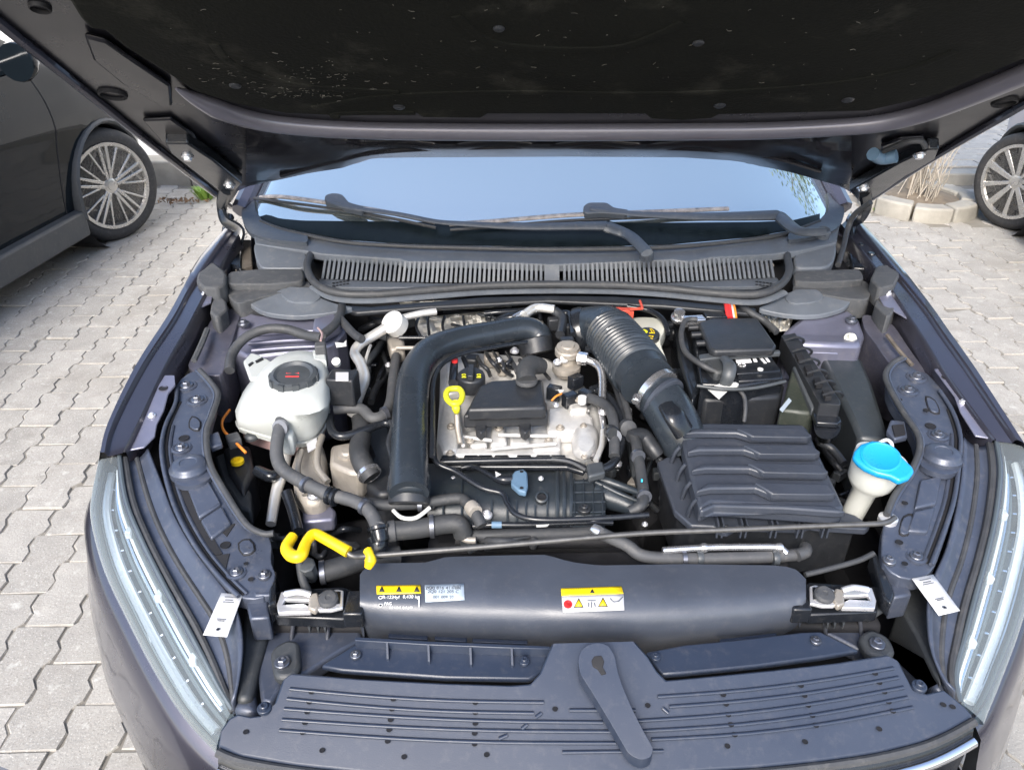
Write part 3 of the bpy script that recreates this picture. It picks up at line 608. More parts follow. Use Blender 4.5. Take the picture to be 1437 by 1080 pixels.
tube('screen_seal', [(366, 311, 1.012), (395, 322, 1.012), (430, 330, 1.012), (485, 340, 1.012), (560, 345, 1.012), (620, 347, 1.012), (770, 350, 1.012), (933, 347, 1.012), (1055, 336, 1.012), (1105, 327, 1.012), (1150, 311, 1.012)], 3.2, 'rubber', CAR, 8)
# ---- wipers, resting on the glass
def wtube(name, pts, off, rpx, m, parent, n=8, lab=None, flat=1.0):
    w = [PW(x, y, o) for (x, y), o in zip(pts, off if isinstance(off, list) else [off] * len(pts))]; k = sum(mpp(q) for q in w) / len(w); path = smooth_path(w, 5); rl = rpx if isinstance(rpx, list) else [rpx] * len(pts); rr = []
    for i in range(len(rl) - 1): rr += [lerp(rl[i], rl[i + 1], q / 5) * k for q in range(5)]
    rr.append(rl[-1] * k); bm = bmesh.new(); add_tube(bm, path, rr, n, flat=flat, up=(0, -.5, .86)); return link(name, mesh(name, bm, 50), m, parent, label=lab)
def wiper(arm, aoff, arad, blade, head, knob, lab):
    b = wtube('wiper_arm', arm, aoff, arad, 'trim_plastic', CAR, 10, lab, .55)
    w = wtube('wiper_blade', blade, .020, 3.6, 'worn_metal', CAR, 8, 'worn flat wiper blade under the ' + lab.split()[0] + ' arm', .7)
    wtube('wiper_rubber', [(x + .5, y + 4) for x, y in blade], .010, 2.2, 'rubber', w, 6)
    t = [PW(x, y, .034) for x, y in round_outline(head, 2)]; bm = bmesh.new(); add_prism(bm, t, Vector((0, .006, -.018))); link('blade_clip', mesh('clip', bm), 'trim_plastic', w, bevel=.003)
    o = PW(*knob, .03) if False else P(knob[0], knob[1], 1.035); k = mpp(o); bm = bmesh.new(); add_lathe(bm, [(10 * k, -8 * k), (10 * k, 1 * k), (8 * k, 4 * k), (6 * k, 3 * k), (0, 3.4 * k)], o, Vector((0, -.25, .97)), 20); link('arm_nut', mesh('nut', bm), 'trim_plastic', b); return b
wiper([(468, 293), (500, 303), (560, 311), (612, 322), (650, 326), (735, 331), (836, 331), (850, 333), (880, 345), (908, 355)], [.030, .03, .03, .032, .034, .036, .040, .040, .04, .045], [4, 4, 4, 4, 4.5, 6, 8, 9, 8.5, 8], [(360, 277), (400, 283), (460, 291), (540, 304), (612, 319)], [(463, 286), (474, 282), (488, 284), (496, 296), (516, 301), (514, 308), (492, 303), (484, 297), (464, 295)], (908, 356), 'long arm of the wiper crossing the windscreen')
wiper([(826, 305), (860, 308), (900, 312), (990, 316), (1074, 316), (1082, 317), (1120, 324), (1158, 325)], [.034, .03, .03, .034, .04, .04, .042, .045], [4, 4, 5, 7, 9, 10, 9, 9], [(632, 322), (700, 317), (800, 309), (900, 305), (1018, 300)], [(816, 301), (824, 296), (850, 296), (858, 303), (880, 306), (876, 313), (842, 310), (818, 312)], (1156, 325), 'short arm of the wiper pivoting at the cowl corner')
# ---- cowl
up_l = [(356, 326), (430, 331), (485, 341), (560, 347), (620, 350), (770, 353), (933, 349), (1055, 338), (1105, 329), (1178, 318)]
slab('cowl_panel', up_l + [(1174, 340), (1120, 352), (1085, 356), (1000, 361), (965, 367), (945, 364), (785, 371), (770, 371), (640, 366), (605, 367), (570, 367), (560, 363), (452, 356), (425, 351), (358, 342)], zl(330, 1.008, 370, .992), .02, 'cowl_plastic', CAR, .003, 'grey plastic scuttle panel below the windscreen')
grille = slab('cowl_grille', [(448, 391), (600, 397), (770, 399), (930, 397), (1090, 389), (1094, 394), (1060, 402), (770, 403), (480, 403), (447, 397)], .945, .01, 'cowl_plastic', CAR, .002, 'slotted fresh-air grille between bonnet seal and windscreen')
topl = [(452, 356), (560, 362), (572, 367), (605, 367), (640, 365), (770, 371), (785, 371), (945, 364), (965, 368), (1000, 362), (1088, 355)]
def on_line(L, x):
    for a, b in zip(L, L[1:]):
        if a[0] <= x <= b[0]: return lerp(a[1], b[1], (x - a[0]) / (b[0] - a[0]))
    return L[-1][1]
botl = [(452, 391), (600, 396), (770, 398), (930, 396), (1090, 389)]
bm = bmesh.new(); add_box(bm, Vector((CX, 0, 0)), 0, 0, 0); bm.free()
def slat(x, w):
    t, b = on_line(topl, x), on_line(botl, x); lean = (x - 770) * -.018
    a0, a1 = P(x - w, t, .994), P(x + w, t, .994); b0, b1 = P(x - w - lean + 0, b, .948), P(x + w - lean, b, .948); bm = bmesh.new(); add_prism(bm, [a0, a1, b1, b0], Vector((0, .012, -.006))); link('slat', mesh('slat', bm), 'cowl_plastic', grille)
x = 458.0
while x < 1086:
    if not 767 < x < 786: slat(x, 1.75)
    x += 6.55
slat(776, 9)
bm = bmesh.new()
rows = [[P(x, on_line(topl, x) - 4, .975) for x in range(440, 1104, 30)], [P(x, on_line(botl, x) - 2, .90) for x in range(440, 1104, 30)]]
bm.free(); grid('plenum', rows, 'dark', grille)
tube('plenum_pipe', [(870, 385, .94), (950, 382, .94), (1040, 374, .95), (1085, 372, .95)], 3, 'cast', grille, 8)
for k, (cx0, cy0) in enumerate(((468, 397), (1062, 395))):
    for i in range(10): hole(cx0 + (i % 5) * (5 if k == 0 else 5), cy0 + (i // 5) * 4 - (i % 5) * (0.8 if k == 0 else -.6), .947, 2, grille)
seal = [(436, 357, .99), (431, 374, .985), (441, 396, .98), (470, 410, .975), (520, 413, .972), (600, 407, .97), (680, 401, .97), (770, 399, .97), (860, 400, .97), (930, 404, .97), (1000, 411, .972), (1060, 413, .975), (1092, 402, .98), (1107, 382, .985), (1104, 356, .99)]
tube('bonnet_seal', seal, 5.5, 'rubber', CAR, 10, 6, 'thick rubber bonnet seal along the scuttle')
tube('seal_lip', [(440, 402, .965), (468, 418, .962), (520, 422, .96), (600, 416, .957), (680, 410, .955), (770, 408, .955), (860, 409, .955), (930, 413, .957), (1000, 420, .958), (1062, 424, .96), (1100, 410, .966)], 7, 'cowl_plastic', CAR, 10, 5, flat=.5)
slab('scuttle_front', [(455, 426), (520, 430), (600, 423), (680, 416), (770, 414), (860, 415), (930, 419), (1000, 427), (1062, 432), (1062, 440), (930, 428), (770, 421), (600, 430), (500, 438)], .935, .012, 'black_plastic', CAR, .004)
# cowl ends and brackets
for pts, z in (([(356, 340), (430, 351), (431, 376), (365, 376), (357, 356)], zl(340, 1.004, 376, .975)), ([(1114, 352), (1176, 334), (1170, 375), (1114, 376)], zl(335, 1.004, 376, .975))): slab('cowl_end', pts, z, .03, 'cowl_plastic', CAR, .006, rnd=3)
for pts, pts2 in (([(320, 381), (364, 377), (425, 375), (428, 393), (390, 398), (316, 398)], [(313, 402), (316, 398), (390, 398), (434, 394), (437, 404), (392, 411), (358, 419), (330, 428)]), ([(1114, 380), (1207, 377), (1214, 392), (1150, 396), (1114, 394)], [(1114, 396), (1152, 397), (1215, 393), (1224, 405), (1219, 420), (1198, 420), (1160, 414), (1112, 408)])):
    slab('cowl_bracket', pts, .972, .02, 'foam', CAR, .004, rnd=3); slab('corner_filler', pts2, .955, .05, 'foam', CAR, .006, rnd=3)
for pts in ([(340, 418), (360, 416), (380, 415), (396, 404), (432, 404), (450, 418), (475, 427), (500, 431), (458, 440), (411, 444), (367, 438)], [(1060, 432), (1085, 424), (1108, 408), (1146, 405), (1161, 416), (1198, 416), (1188, 431), (1158, 441), (1128, 443), (1095, 440)]):
    slab('drain_cover', pts, zl(405, .958, 445, .935), .012, 'cowl_plastic', CAR, .005, rnd=3)
slab('drain_hump', [(392, 412), (404, 402), (440, 404), (452, 416), (440, 424), (408, 424)], zl(400, .963, 425, .949), .03, 'cowl_plastic', CAR, .006, rnd=4)
slab('drain_hump', [(1100, 418), (1114, 406), (1146, 406), (1158, 416), (1142, 424), (1112, 426)], zl(400, .963, 425, .949), .03, 'cowl_plastic', CAR, .006, rnd=4)
# foam blocks at the wing tops
for pts, z, th in (([(274, 384), (284, 364), (311, 371), (321, 391), (311, 404), (277, 402)], .985, .05), ([(300, 404), (322, 427), (314, 441), (293, 446)], .955, .06), ([(1224, 402), (1221, 381), (1241, 367), (1262, 374), (1262, 394), (1247, 404)], .985, .05), ([(1219, 420), (1262, 404), (1264, 418), (1248, 446), (1240, 440)], .955, .06)):
    slab('foam_block', pts, z, th, 'foam', CAR, .006, rnd=1)
# inner wing rails with sealant
for pts in ([(300, 440), (342, 428), (334, 452), (326, 478), (318, 500), (313, 528), (276, 524), (262, 514), (286, 468)], [(1208, 440), (1240, 446), (1256, 458), (1274, 486), (1300, 522), (1290, 530), (1262, 524), (1246, 508), (1226, 478), (1213, 462)]):
    slab('wing_rail', pts, zl(430, .928, 530, .885), .12, 'rail_paint', CAR, .006, 'dusty grey inner wing rail', rnd=3)
tube('sealant_bead', [(291, 462, .93), (283, 482, .925), (272, 506, .915)], 4, 'foam', CAR, 6); tube('sealant_bead', [(1245, 470, .925), (1262, 492, .915), (1280, 512, .905)], 3, 'dirt', CAR, 6)
# strut towers
TW = slab('strut_tower', [(340, 434), (366, 441), (411, 446), (440, 444), (478, 436), (486, 462), (470, 480), (440, 490), (395, 494), (345, 500), (325, 492), (330, 455)], zl(434, .925, 500, .885), .25, 'inner_paint', CAR, .008, 'lilac grey strut tower behind the coolant tank')
for i, (y0, dx) in enumerate(((466, 0), (478, 4), (488, 8))):
    tube('pressing_ridge', [(345 + dx, y0 + 4, .908 - i * .004), (400, y0, .908 - i * .004), (450 - dx, y0 - 2, .908 - i * .004)], 3.2, 'inner_paint', TW, 8)
bolt(342, 454, .922, 8, TW); slab('tower_gusset', [(440, 446), (470, 438), (478, 452), (452, 466), (438, 460)], .935, .03, 'inner_paint', TW, .006)
TW2 = slab('strut_tower', [(1098, 464), (1123, 444), (1158, 442), (1188, 432), (1206, 446), (1214, 468), (1208, 484), (1176, 490), (1143, 488), (1104, 478)], zl(432, .930, 490, .905), .25, 'inner_paint', CAR, .012, 'lilac grey strut tower behind the battery')
bolt(1195, 449, .928, 8, TW2); lathe('grommet', 1193, 476, .915, [(9, -4), (9, 2), (6, 4), (5, 9), (0, 10)], 'cream_plastic', TW2, (0, -.6, .8))
slab('tower_edge', [(1102, 466), (1208, 470), (1210, 484), (1104, 480)], .917, .1, 'inner_paint', TW2, .01)
# ---- headlamp carriers with bump stops, seals, bolts
zc = zl(500, .905, 840, .795)
def carrier(pts, sealp, bolts, holes, stop, slot, panel, notch, lab):
    c = slab('lamp_carrier', pts, zc, .025, 'carrier', CAR, .004, lab, rnd=2)
    tube('carrier_seal', [(x, y, zc(x, y) + .012) for x, y in sealp], 4.2, 'rubber', CAR, 8, 5)
    tube('carrier_rib', [(x + (5 if x < 718 else -5) * -1, y + 1, zc(x, y) + .010) for x, y in sealp], 2.4, 'carrier', c, 6, 5)
    for b in bolts: bolt(*b, zc(*b) + .002, 9, c)
    for b in holes: hole(*b, zc(*b) + .002, 7, c)
    for b in bolts[:4]: lathe('washer_dimple', *b, zc(*b), [(15, -3), (15, .5), (12, 2), (10, 1)], 'carrier', c)
    x, y = stop; z0 = zc(x, y)
    s = lathe('bump_stop', x, y - 4, z0 + .018, [(27, -16), (27, -6), (24, -3), (23, 0), (20, 2), (12, 2.5), (11, 1.5), (0, 1.5)], 'carrier', CAR, n=28)
    lathe('bump_collar', x + (8 if x < 718 else -8), y + 12, z0 + .004, [(26, -8), (26, 0), (20, 1)], 'carrier', s, n=20)
    for p in slot: slab('carrier_slot', p, lambda a, b: zc(a, b) + .0015, .004, 'dark', c, 0)
    for p in panel: slab('carrier_panel', p, lambda a, b: zc(a, b) + .006, .02, 'carrier', c, .003)
    for p in notch: slab('carrier_lug', p, lambda a, b: zc(a, b) + .004, .012, 'carrier', c, .003)
    return c
CL = carrier([(246, 540), (262, 524), (280, 518), (307, 553), (291, 600), (293, 648), (316, 692), (346, 738), (382, 750), (380, 790), (388, 806), (372, 842), (330, 838), (305, 812), (268, 765), (238, 705), (222, 640), (226, 600), (244, 565)],
    [(280, 519), (296, 536), (306, 554), (298, 582), (290, 606), (294, 648), (316, 690), (345, 734), (368, 748), (384, 748)],
    [(262, 541), (277, 561), (255, 628), (332, 802), (371, 806)], [(258, 614), (316, 764)], (264, 654),
    [[(248, 683), (259, 680), (300, 755), (312, 776), (303, 778), (288, 768)], [(306, 740), (330, 734), (318, 752)], [(297, 780), (322, 776), (314, 808), (300, 800)]],
    [[(262, 682), (290, 670), (310, 706), (279, 726)], [(281, 729), (311, 709), (324, 733), (296, 755)]], [[(291, 610), (306, 604), (312, 622), (296, 628)]], 'blue grey headlamp carrier beside the coolant tank')
CR = carrier([(1248, 512), (1268, 500), (1285, 520), (1300, 522), (1322, 545), (1340, 575), (1352, 612), (1350, 650), (1344, 700), (1330, 745), (1312, 795), (1296, 812), (1262, 812), (1236, 790), (1238, 738), (1252, 704), (1272, 672), (1288, 640), (1284, 612), (1262, 580), (1243, 548)],
    [(1266, 502), (1250, 512), (1243, 532), (1266, 576), (1286, 606), (1290, 630), (1278, 661), (1256, 694), (1244, 722)],
    [(1286, 529), (1274, 547), (1316, 610), (1286, 780), (1248, 786)], [(1306, 597)], (1324, 638),
    [[(1332, 672), (1344, 668), (1330, 735), (1322, 740)], [(1281, 738), (1298, 726), (1292, 742)]],
    [[(1292, 672), (1322, 666), (1314, 706), (1284, 712)], [(1283, 716), (1313, 710), (1302, 746), (1274, 744)]], [[(1244, 604), (1250, 588), (1270, 590), (1274, 612), (1256, 616)]], 'blue grey headlamp carrier beside the washer filler')
slab('carrier_slot', [(1252, 596), (1268, 595), (1271, 608), (1256, 611)], zl(500, .912, 840, .802), .004, 'dark', CR, 0)
for rim in ([(245, 545), (243, 566), (228, 600), (224, 640), (240, 705), (270, 764), (306, 810), (332, 836)], [(1322, 548), (1340, 577), (1351, 612), (1349, 650), (1342, 700), (1328, 745), (1310, 792)]):
    sg = 1 if rim[0][0] < 718 else -1
    tube('carrier_flange', [(x + sg * 3, y, zc(x, y) + .006) for x, y in rim], 3.2, 'carrier', CL if sg > 0 else CR, 8, 5); tube('carrier_groove', [(x + sg * 10, y - 2, zc(x, y) + .001) for x, y in rim[1:]], 2.4, 'dark', CL if sg > 0 else CR, 6, 5); tube('carrier_fold', [(x + sg * 15, y - 3, zc(x, y) + .002) for x, y in rim[2:]], 2.6, 'carrier', CL if sg > 0 else CR, 6, 5)
for x, y, r in ((300, 575, 4), (286, 640, 4), (330, 720, 4), (352, 765, 5), (352, 812, 4), (345, 790, 3)): hole(x, y, zc(x, y) + .003, r, CL)
for x, y, r in ((1262, 560, 4), (1300, 575, 4), (1296, 655, 4), (1270, 705, 4), (1262, 760, 5), (1270, 790, 4)): hole(x, y, zc(x, y) + .003, r, CR)
for (a, b, c_, d_), C_ in ((((268, 580), (284, 590), (280, 606), (262, 600)), CL), (((330, 760), (352, 752), (362, 772), (340, 782)), CL), (((1296, 552), (1314, 560), (1322, 582), (1304, 578)), CR), (((1266, 722), (1284, 718), (1276, 752), (1260, 750)), CR)):
    slab('carrier_recess', [a, b, c_, d_], lambda x, y: zc(x, y) + .0018, .004, 'dark', C_, .001, rnd=2); slab('carrier_boss', [(p_[0] * .8 + .2 * (a[0] + c_[0]) / 2, p_[1] * .8 + .2 * (a[1] + c_[1]) / 2) for p_ in (a, b, c_, d_)], lambda x, y: zc(x, y) + .004, .004, 'carrier', C_, .001, rnd=2)
# ---- headlamps
def headlamp(A, B, C, lab, housing_lab):
    n = 40; A, B, C = [resample(smooth_path(k, 5), n) for k in (A, B, C)]
    hs = grid('lamp_housing', [[a.lerp(b, t) - Vector((0, 0, .018 * math.sin(t * math.pi))) for a, b in zip(A, B)] for t in [i / 8 for i in range(9)]], 'carrier', CAR, housing_lab, smooth=60, thick=.004)
    for t, r, m in ((.42, .0045, 'rubber'), (.78, .006, 'rubber'), (.93, .004, 'bezel')):
        bm = bmesh.new(); add_tube(bm, [a.lerp(b, t) - Vector((0, 0, .018 * math.sin(t * math.pi) - .003)) for a, b in zip(A, B)], r, 8); link('housing_seal', mesh('seal', bm), m, hs)
    hl = grid('headlamp', [[b.lerp(c, t) + Vector(((c.x - b.x) * .10, -.03, .016)) * math.sin(t * math.pi) for b, c in zip(B, C)] for t in [i / 10 for i in range(11)]], 'lens', CAR, lab, smooth=80)
    grid('reflector', [[b.lerp(c, t) - Vector((0, -.02, .045)) * math.sin(t * math.pi) - Vector((0, 0, .004)) for b, c in zip(B, C)] for t in [i / 10 for i in range(11)]], 'reflector', hl, smooth=80)
    drop = lambda k, t: B[k].lerp(C[k], t) - Vector((0, -.014, .032)) * math.sin(t * math.pi)
    for t0, t1, m, nm in ((.05, .17, 'bezel', 'lamp_bezel'), (.40, .50, 'bezel', 'lamp_bezel'), (.86, .96, 'bezel', 'lamp_bezel')):
        grid(nm, [[drop(k, lerp(t0, t1, q)) + Vector((0, 0, .006 + .006 * math.sin(q * math.pi))) for k in range(1, n - 1)] for q in (0, .25, .5, .75, 1)], m, hl, smooth=70)
    for t, r, m in ((.30, .004, 'chrome'), (.72, .008, 'lamp_white'), (.82, .004, 'chrome'), (.20, .003, 'lamp_white')):
        bm = bmesh.new(); add_tube(bm, [drop(k, t) + Vector((0, 0, .008)) for k in range(2, n - 2)], r, 8); link('light_guide' if m == 'lamp_white' else 'lamp_trim', mesh('guide', bm), m, hl)
    for k in range(4, n - 4, 3):
        bm = bmesh.new(); add_tube(bm, [drop(k, .52) + Vector((0, 0, .004)), drop(k, .60) + Vector((0, 0, .006))], .0022, 5); link('lamp_flute', mesh('flute', bm), 'chrome', hl)
    for k in (12, 22, 31):
        p = B[k].lerp(C[k], .10) - Vector((0, 0, .01)); bm = bmesh.new(); add_box(bm, p, .012, .018, .016); link('lamp_clip', mesh('clip', bm), 'lamp_white', hl, bevel=.003)
    return A, B, C
zA = zl(630, .868, 990, .735); zB = zl(630, .872, 990, .715); zC = zl(640, .838, 1060, .625)
pz = lambda L, f: [P(x, y, f(x, y)) for x, y in L]
LA, LB, LC = headlamp(pz([(208, 630), (226, 676), (246, 726), (275, 775), (306, 815), (330, 850), (340, 900), (334, 955), (326, 984)], zA), pz([(164, 640), (172, 700), (192, 752), (220, 810), (250, 868), (280, 922), (305, 965), (326, 995)], zB), pz([(149, 642), (135, 690), (131, 730), (147, 800), (180, 872), (220, 948), (262, 1012), (312, 1064)], zC), 'clear headlamp beside the coolant tank side', 'grey lamp housing beside the coolant tank side')
RA_, RB, RC = headlamp(pz([(1352, 614), (1350, 660), (1342, 715), (1328, 770), (1310, 812), (1302, 850), (1306, 905), (1324, 950), (1340, 968)], zA), pz([(1402, 618), (1408, 660), (1402, 720), (1390, 775), (1374, 835), (1358, 895), (1344, 945), (1348, 985)], zB), pz([(1440, 634), (1456, 690), (1460, 740), (1450, 800), (1428, 880), (1402, 945), (1384, 985), (1364, 1012)], zC), 'clear headlamp beside the washer filler side', 'grey lamp housing beside the washer filler side')
# ---- bumper, grille and chrome below the lamps
def bumper(C, s):
    N_ = []
    for k in range(len(C)):
        t = C[min(k + 1, len(C) - 1)] - C[max(k - 1, 0)]; n = Vector((t.y, -t.x, 0)).normalized(); N_.append(n if n.dot(C[k] - Vector((CX, 1.5, C[k].z))) > 0 else -n)
    rows = [[p + n * a * min(1, .35 + k / 8) + Vector((0, 0, c)) for k, (p, n) in enumerate(zip(C, N_))] for a, c in ((-.005, .003), (.008, -.006), (.020, -.022), (.028, -.07), (.046, -.15), (.056, -.24), (.050, -.32), (.02, -.44))]
    grid('bumper', rows, 'paint', CAR, smooth=70, label='dark grey bumper corner below the headlamp')
bumper(LC, -1); bumper(RC, 1)
# ---- front cover panel
zp = zl(900, .800, 1060, .728)
front = [(306, 1047), (340, 1060), (417, 1073), (520, 1084), (640, 1090), (760, 1092), (880, 1088), (957, 1082), (1060, 1076), (1157, 1066), (1230, 1055), (1291, 1040), (1330, 1024), (1366, 1004)]
rear = [(1354, 990), (1324, 966), (1300, 972), (1282, 966), (1272, 948), (1262, 927), (1244, 917), (1170, 929), (1090, 938), (1020, 945), (957, 951), (935, 953), (922, 940), (908, 918), (892, 899), (774, 902), (768, 918), (757, 944), (744, 958), (715, 960), (620, 957), (505, 951), (450, 946), (410, 943), (396, 953), (384, 988), (368, 1002), (352, 1004), (334, 1000), (322, 1006), (309, 1024)]
pan = slab('front_cover', front + rear, zp, .012, 'panel_plastic', CAR, .003, 'blue black ribbed plastic cover over the grille')
S_pan = lambda x, y: P(x, y, zp(x, y))
def rib(a, b, w=1.9, bow=0):
    pts = [(lerp(a[0], b[0], i / 8), lerp(a[1], b[1], i / 8) + bow * math.sin(math.pi * i / 8)) for i in range(9)]
    w3 = [P(x, y, zp(x, y) + .0005) for x, y in pts]; bm = bmesh.new(); add_tube(bm, w3, w * 2 * mpp(w3[0]), 8, flat=.8); link('panel_rib', mesh('panel_rib', bm, 60), 'panel_plastic', pan)
for a, b, w in (((407, 966), (763, 985), 5), ((403, 980), (749, 1000), 5), ((399, 994), (846, 1013), 5), ((396, 1009), (856, 1026), 5), ((392, 1024), (864, 1042), 6)): rib(a, b, 1.5, w)
for a, b, w in (((923, 977), (1254, 937), 6), ((939, 991), (1261, 950), 6), ((893, 1011), (1268, 964), 8), ((902, 1025), (1274, 978), 9), ((914, 1037), (1281, 992), 9), ((799, 996), (892, 996), 0), ((789, 1055), (931, 1053), 0), ((752, 1006), (760, 1000), 0), ((732, 1022), (740, 1016), 0), ((700, 1036), (712, 1031), 0), ((930, 993), (938, 1000), 0)): rib(a, b, 1.5, w)
for x, y in ((437, 970), (434, 984), (431, 998), (428, 1013), (425, 1027), (552, 980), (550, 994), (548, 1009), (546, 1023), (544, 1039), (667, 985), (667, 999), (667, 1014), (666, 1028), (666, 1043), (452, 1052), (567, 1061), (683, 1058), (345, 1026), (1124, 961), (1129, 975), (1134, 989), (1140, 1003), (1145, 1017), (1015, 974), (1019, 987), (1022, 1002), (1026, 1016), (1031, 1030), (1228, 944), (1234, 957), (1241, 970), (1247, 984), (1253, 997), (1324, 988), (1337, 991), (1021, 1046), (1130, 1040), (1234, 1022), (779, 994), (909, 989)):
    hole(x, y, zp(x, y) + .0022, 3.8, pan)
bolt(371, 993, zp(371, 993) + .001, 10, pan, 'panel_plastic'); bolt(1290, 962, zp(1290, 962) + .001, 10, pan, 'panel_plastic')
# release lever moulded on the cover
zh = lambda x, y: zp(x, y) + .020
lev = slab('release_lever', [(811, 927), (815, 912), (826, 904), (840, 901), (854, 905), (863, 920), (866, 940), (875, 967), (893, 1007), (917, 1050), (913, 1062), (899, 1066), (882, 1057), (858, 1015), (828, 966), (814, 944)], zh, .019, 'panel_plastic', CAR, .006, 'curved raised lever moulding on the front cover', seg=3, rnd=3)
slab('lever_slot', [(834, 920), (844, 919), (848, 927), (846, 935), (851, 944), (844, 946), (839, 938), (832, 934), (830, 926)], lambda x, y: zh(x, y) + .0012, .003, 'dark', lev, .0008)
# plates between cover and radiator
zq = zl(885, .772, 950, .765)
q1 = slab('air_guide_plate', [(450, 934), (500, 902), (600, 907), (700, 911), (772, 912), (760, 942), (744, 952), (620, 950), (480, 940)], zq, .01, 'panel_plastic', CAR, .003)
slab('guide_lip', [(498, 893), (600, 899), (700, 903), (772, 906), (772, 910), (700, 908), (600, 904), (498, 898)], .785, .02, 'panel_plastic', q1, .001)
for x, y in ((543, 900), (601, 904), (660, 908), (718, 909)):
    bm = bmesh.new(); a, b = P(x, y, .785), P(x + 1, y + 24, .772); add_prism(bm, [a + Vector((-.0015, 0, 0)), a + Vector((.0015, 0, 0)), b + Vector((.0015, 0, 0)), b + Vector((-.0015, 0, 0))], Vector((0, 0, -.015))); link('fin', mesh('fin', bm), 'panel_plastic', q1)
bolt(499, 918, .773, 7.5, q1); bolt(736, 927, .772, 7.5, q1, 'panel_plastic')
q2 = slab('air_guide_plate', [(906, 914), (957, 904), (1040, 896), (1124, 886), (1151, 885), (1206, 912), (1150, 922), (1060, 934), (957, 944), (930, 946)], zq, .01, 'panel_plastic', CAR, .003); bolt(920, 921, .774, 7, q2, 'panel_plastic'); bolt(1145, 898, .774, 7.5, q2)
# painted crossmember and brackets either side
for pts in ([(372, 898), (392, 880), (430, 884), (505, 872), (508, 896), (480, 912), (430, 944), (398, 955), (382, 986), (366, 984), (360, 940)], [(1128, 874), (1200, 868), (1240, 890), (1268, 930), (1300, 960), (1320, 950), (1300, 930), (1262, 908), (1206, 912), (1152, 884)]):
    slab('crossmember', pts, .725, .03, 'carrier', CAR, .006)
for (x, y, pts) in ((396, 929, [(378, 910), (402, 896), (420, 898), (422, 936), (408, 950), (384, 950)]), (1231, 903, [(1204, 890), (1222, 880), (1248, 892), (1258, 914), (1246, 924), (1216, 916)])):
    b = slab('mounting_bracket', pts, .748, .02, 'cladding', CAR, .006, rnd=3); bolt(x, y, .751, 11, b)
for pts in ([(342, 838), (366, 852), (376, 890), (364, 930), (352, 980), (330, 982), (338, 910)], [(1300, 812), (1274, 818), (1262, 850), (1286, 890), (1310, 940), (1322, 960), (1316, 900)]):
    slab('lamp_side_wall', pts, .735, .16, 'cladding', CAR, .008)
slab('side_filler', [(330, 958), (356, 960), (362, 1000), (326, 996)], .725, .04, 'carrier', CAR, .01); slab('side_filler', [(1300, 930), (1330, 934), (1345, 962), (1318, 972), (1300, 955)], .725, .04, 'carrier', CAR, .01)
slab('carrier_step', [(343, 836), (376, 838), (378, 866), (350, 868)], .785, .05, 'carrier', CAR, .004); slab('carrier_step', [(1246, 806), (1272, 804), (1280, 834), (1254, 838)], .785, .05, 'carrier', CAR, .004)
slab('carrier_step', [(352, 824), (360, 800), (380, 796), (384, 834), (356, 836)], .798, .03, 'carrier', CAR, .004)
# chrome strip and grille front
fr = [P(x, y, zp(x, y)) for x, y in front]
sm = smooth_path(fr, 4)
grid('grille_front', [[p + Vector((0, a, b)) for p in sm] for a, b in ((0, -.008), (-.010, -.016), (-.014, -.03), (-.012, -.2), (.02, -.38))], 'gloss_black', CAR, smooth=60)
bm = bmesh.new(); add_tube(bm, [p + Vector((0, -.017, -.030)) for p in sm], .008, 10); link('chrome_strip', mesh('chrome_strip', bm), 'chrome', CAR, label='bright chrome strip along the top of the grille')
bm = bmesh.new(); add_tube(bm, [p + Vector((0, -.006, -.004)) for p in sm], .006, 8); link('cover_seal', mesh('cover_seal', bm), 'rubber', CAR)
# lower bumper
rows = [[Vector((CX + .9 * k, .52 + .16 * k * k + dy, z)) for k in [i / 12 - 1 for i in range(25)]] for dy, z in ((.04, .62), (-.02, .55), (-.05, .42), (-.03, .25), (.05, .2))]
grid('lower_bumper', rows, 'paint', CAR, smooth=70)
# ================================================================ the bonnet, lifted
edge = [(337, 262), (394, 251), (434, 241), (480, 234), (505, 228), (520, 219), (556, 217), (575, 221), (592, 219), (700, 218), (800, 218), (957, 219), (1034, 224), (1047, 230), (1110, 240), (1171, 257), (1192, 268)]
bon_out = [(-90, -42), (-30, 8), (0, 32), (100, 112), (200, 192), (262, 240), (322, 288)] + edge + [(1216, 283), (1302, 226), (1437, 146), (1530, 90), (1560, -42)]
BON = hslab('bonnet', bon_out, 0, .012, 'bonnet_paint', CAR, .003, 'dark grey bonnet lifted open, seen from below')
# outer skin edge rolled along the sides
for pts in ([(-90, -42), (0, 32), (100, 112), (200, 192), (322, 288)], [(1216, 283), (1302, 226), (1437, 146), (1540, 85)]):
    bm = bmesh.new(); add_tube(bm, smooth_path([PH(x, y, .004) for x, y in pts], 5), .009, 8); link('skin_edge', mesh('skin_edge', bm), 'paint', BON)
# outer skin, gently crowned, above the inner frame
sk = []; rear_pts = resample([PH(x, y, -.014) for x, y in [(322, 288)] + edge + [(1216, 283)]], 25)
for i in range(9):
    t = i / 8; l = PH(lerp(322, -90, t), lerp(288, -42, t), -.014); r = PH(lerp(1216, 1560, t), lerp(283, -42, t), -.014)
    sk.append([(rear_pts[k] if i == 0 else l.lerp(r, k / 24) + (rear_pts[k] - rear_pts[0].lerp(rear_pts[-1], k / 24)) * (1 - t) ** 2) + HN * (.05 * math.sin(math.pi * k / 24) ** .6 * (0 if i == 0 else 1)) for k in range(25)])
grid('bonnet_skin', sk, 'paint', BON, smooth=60, thick=.002)
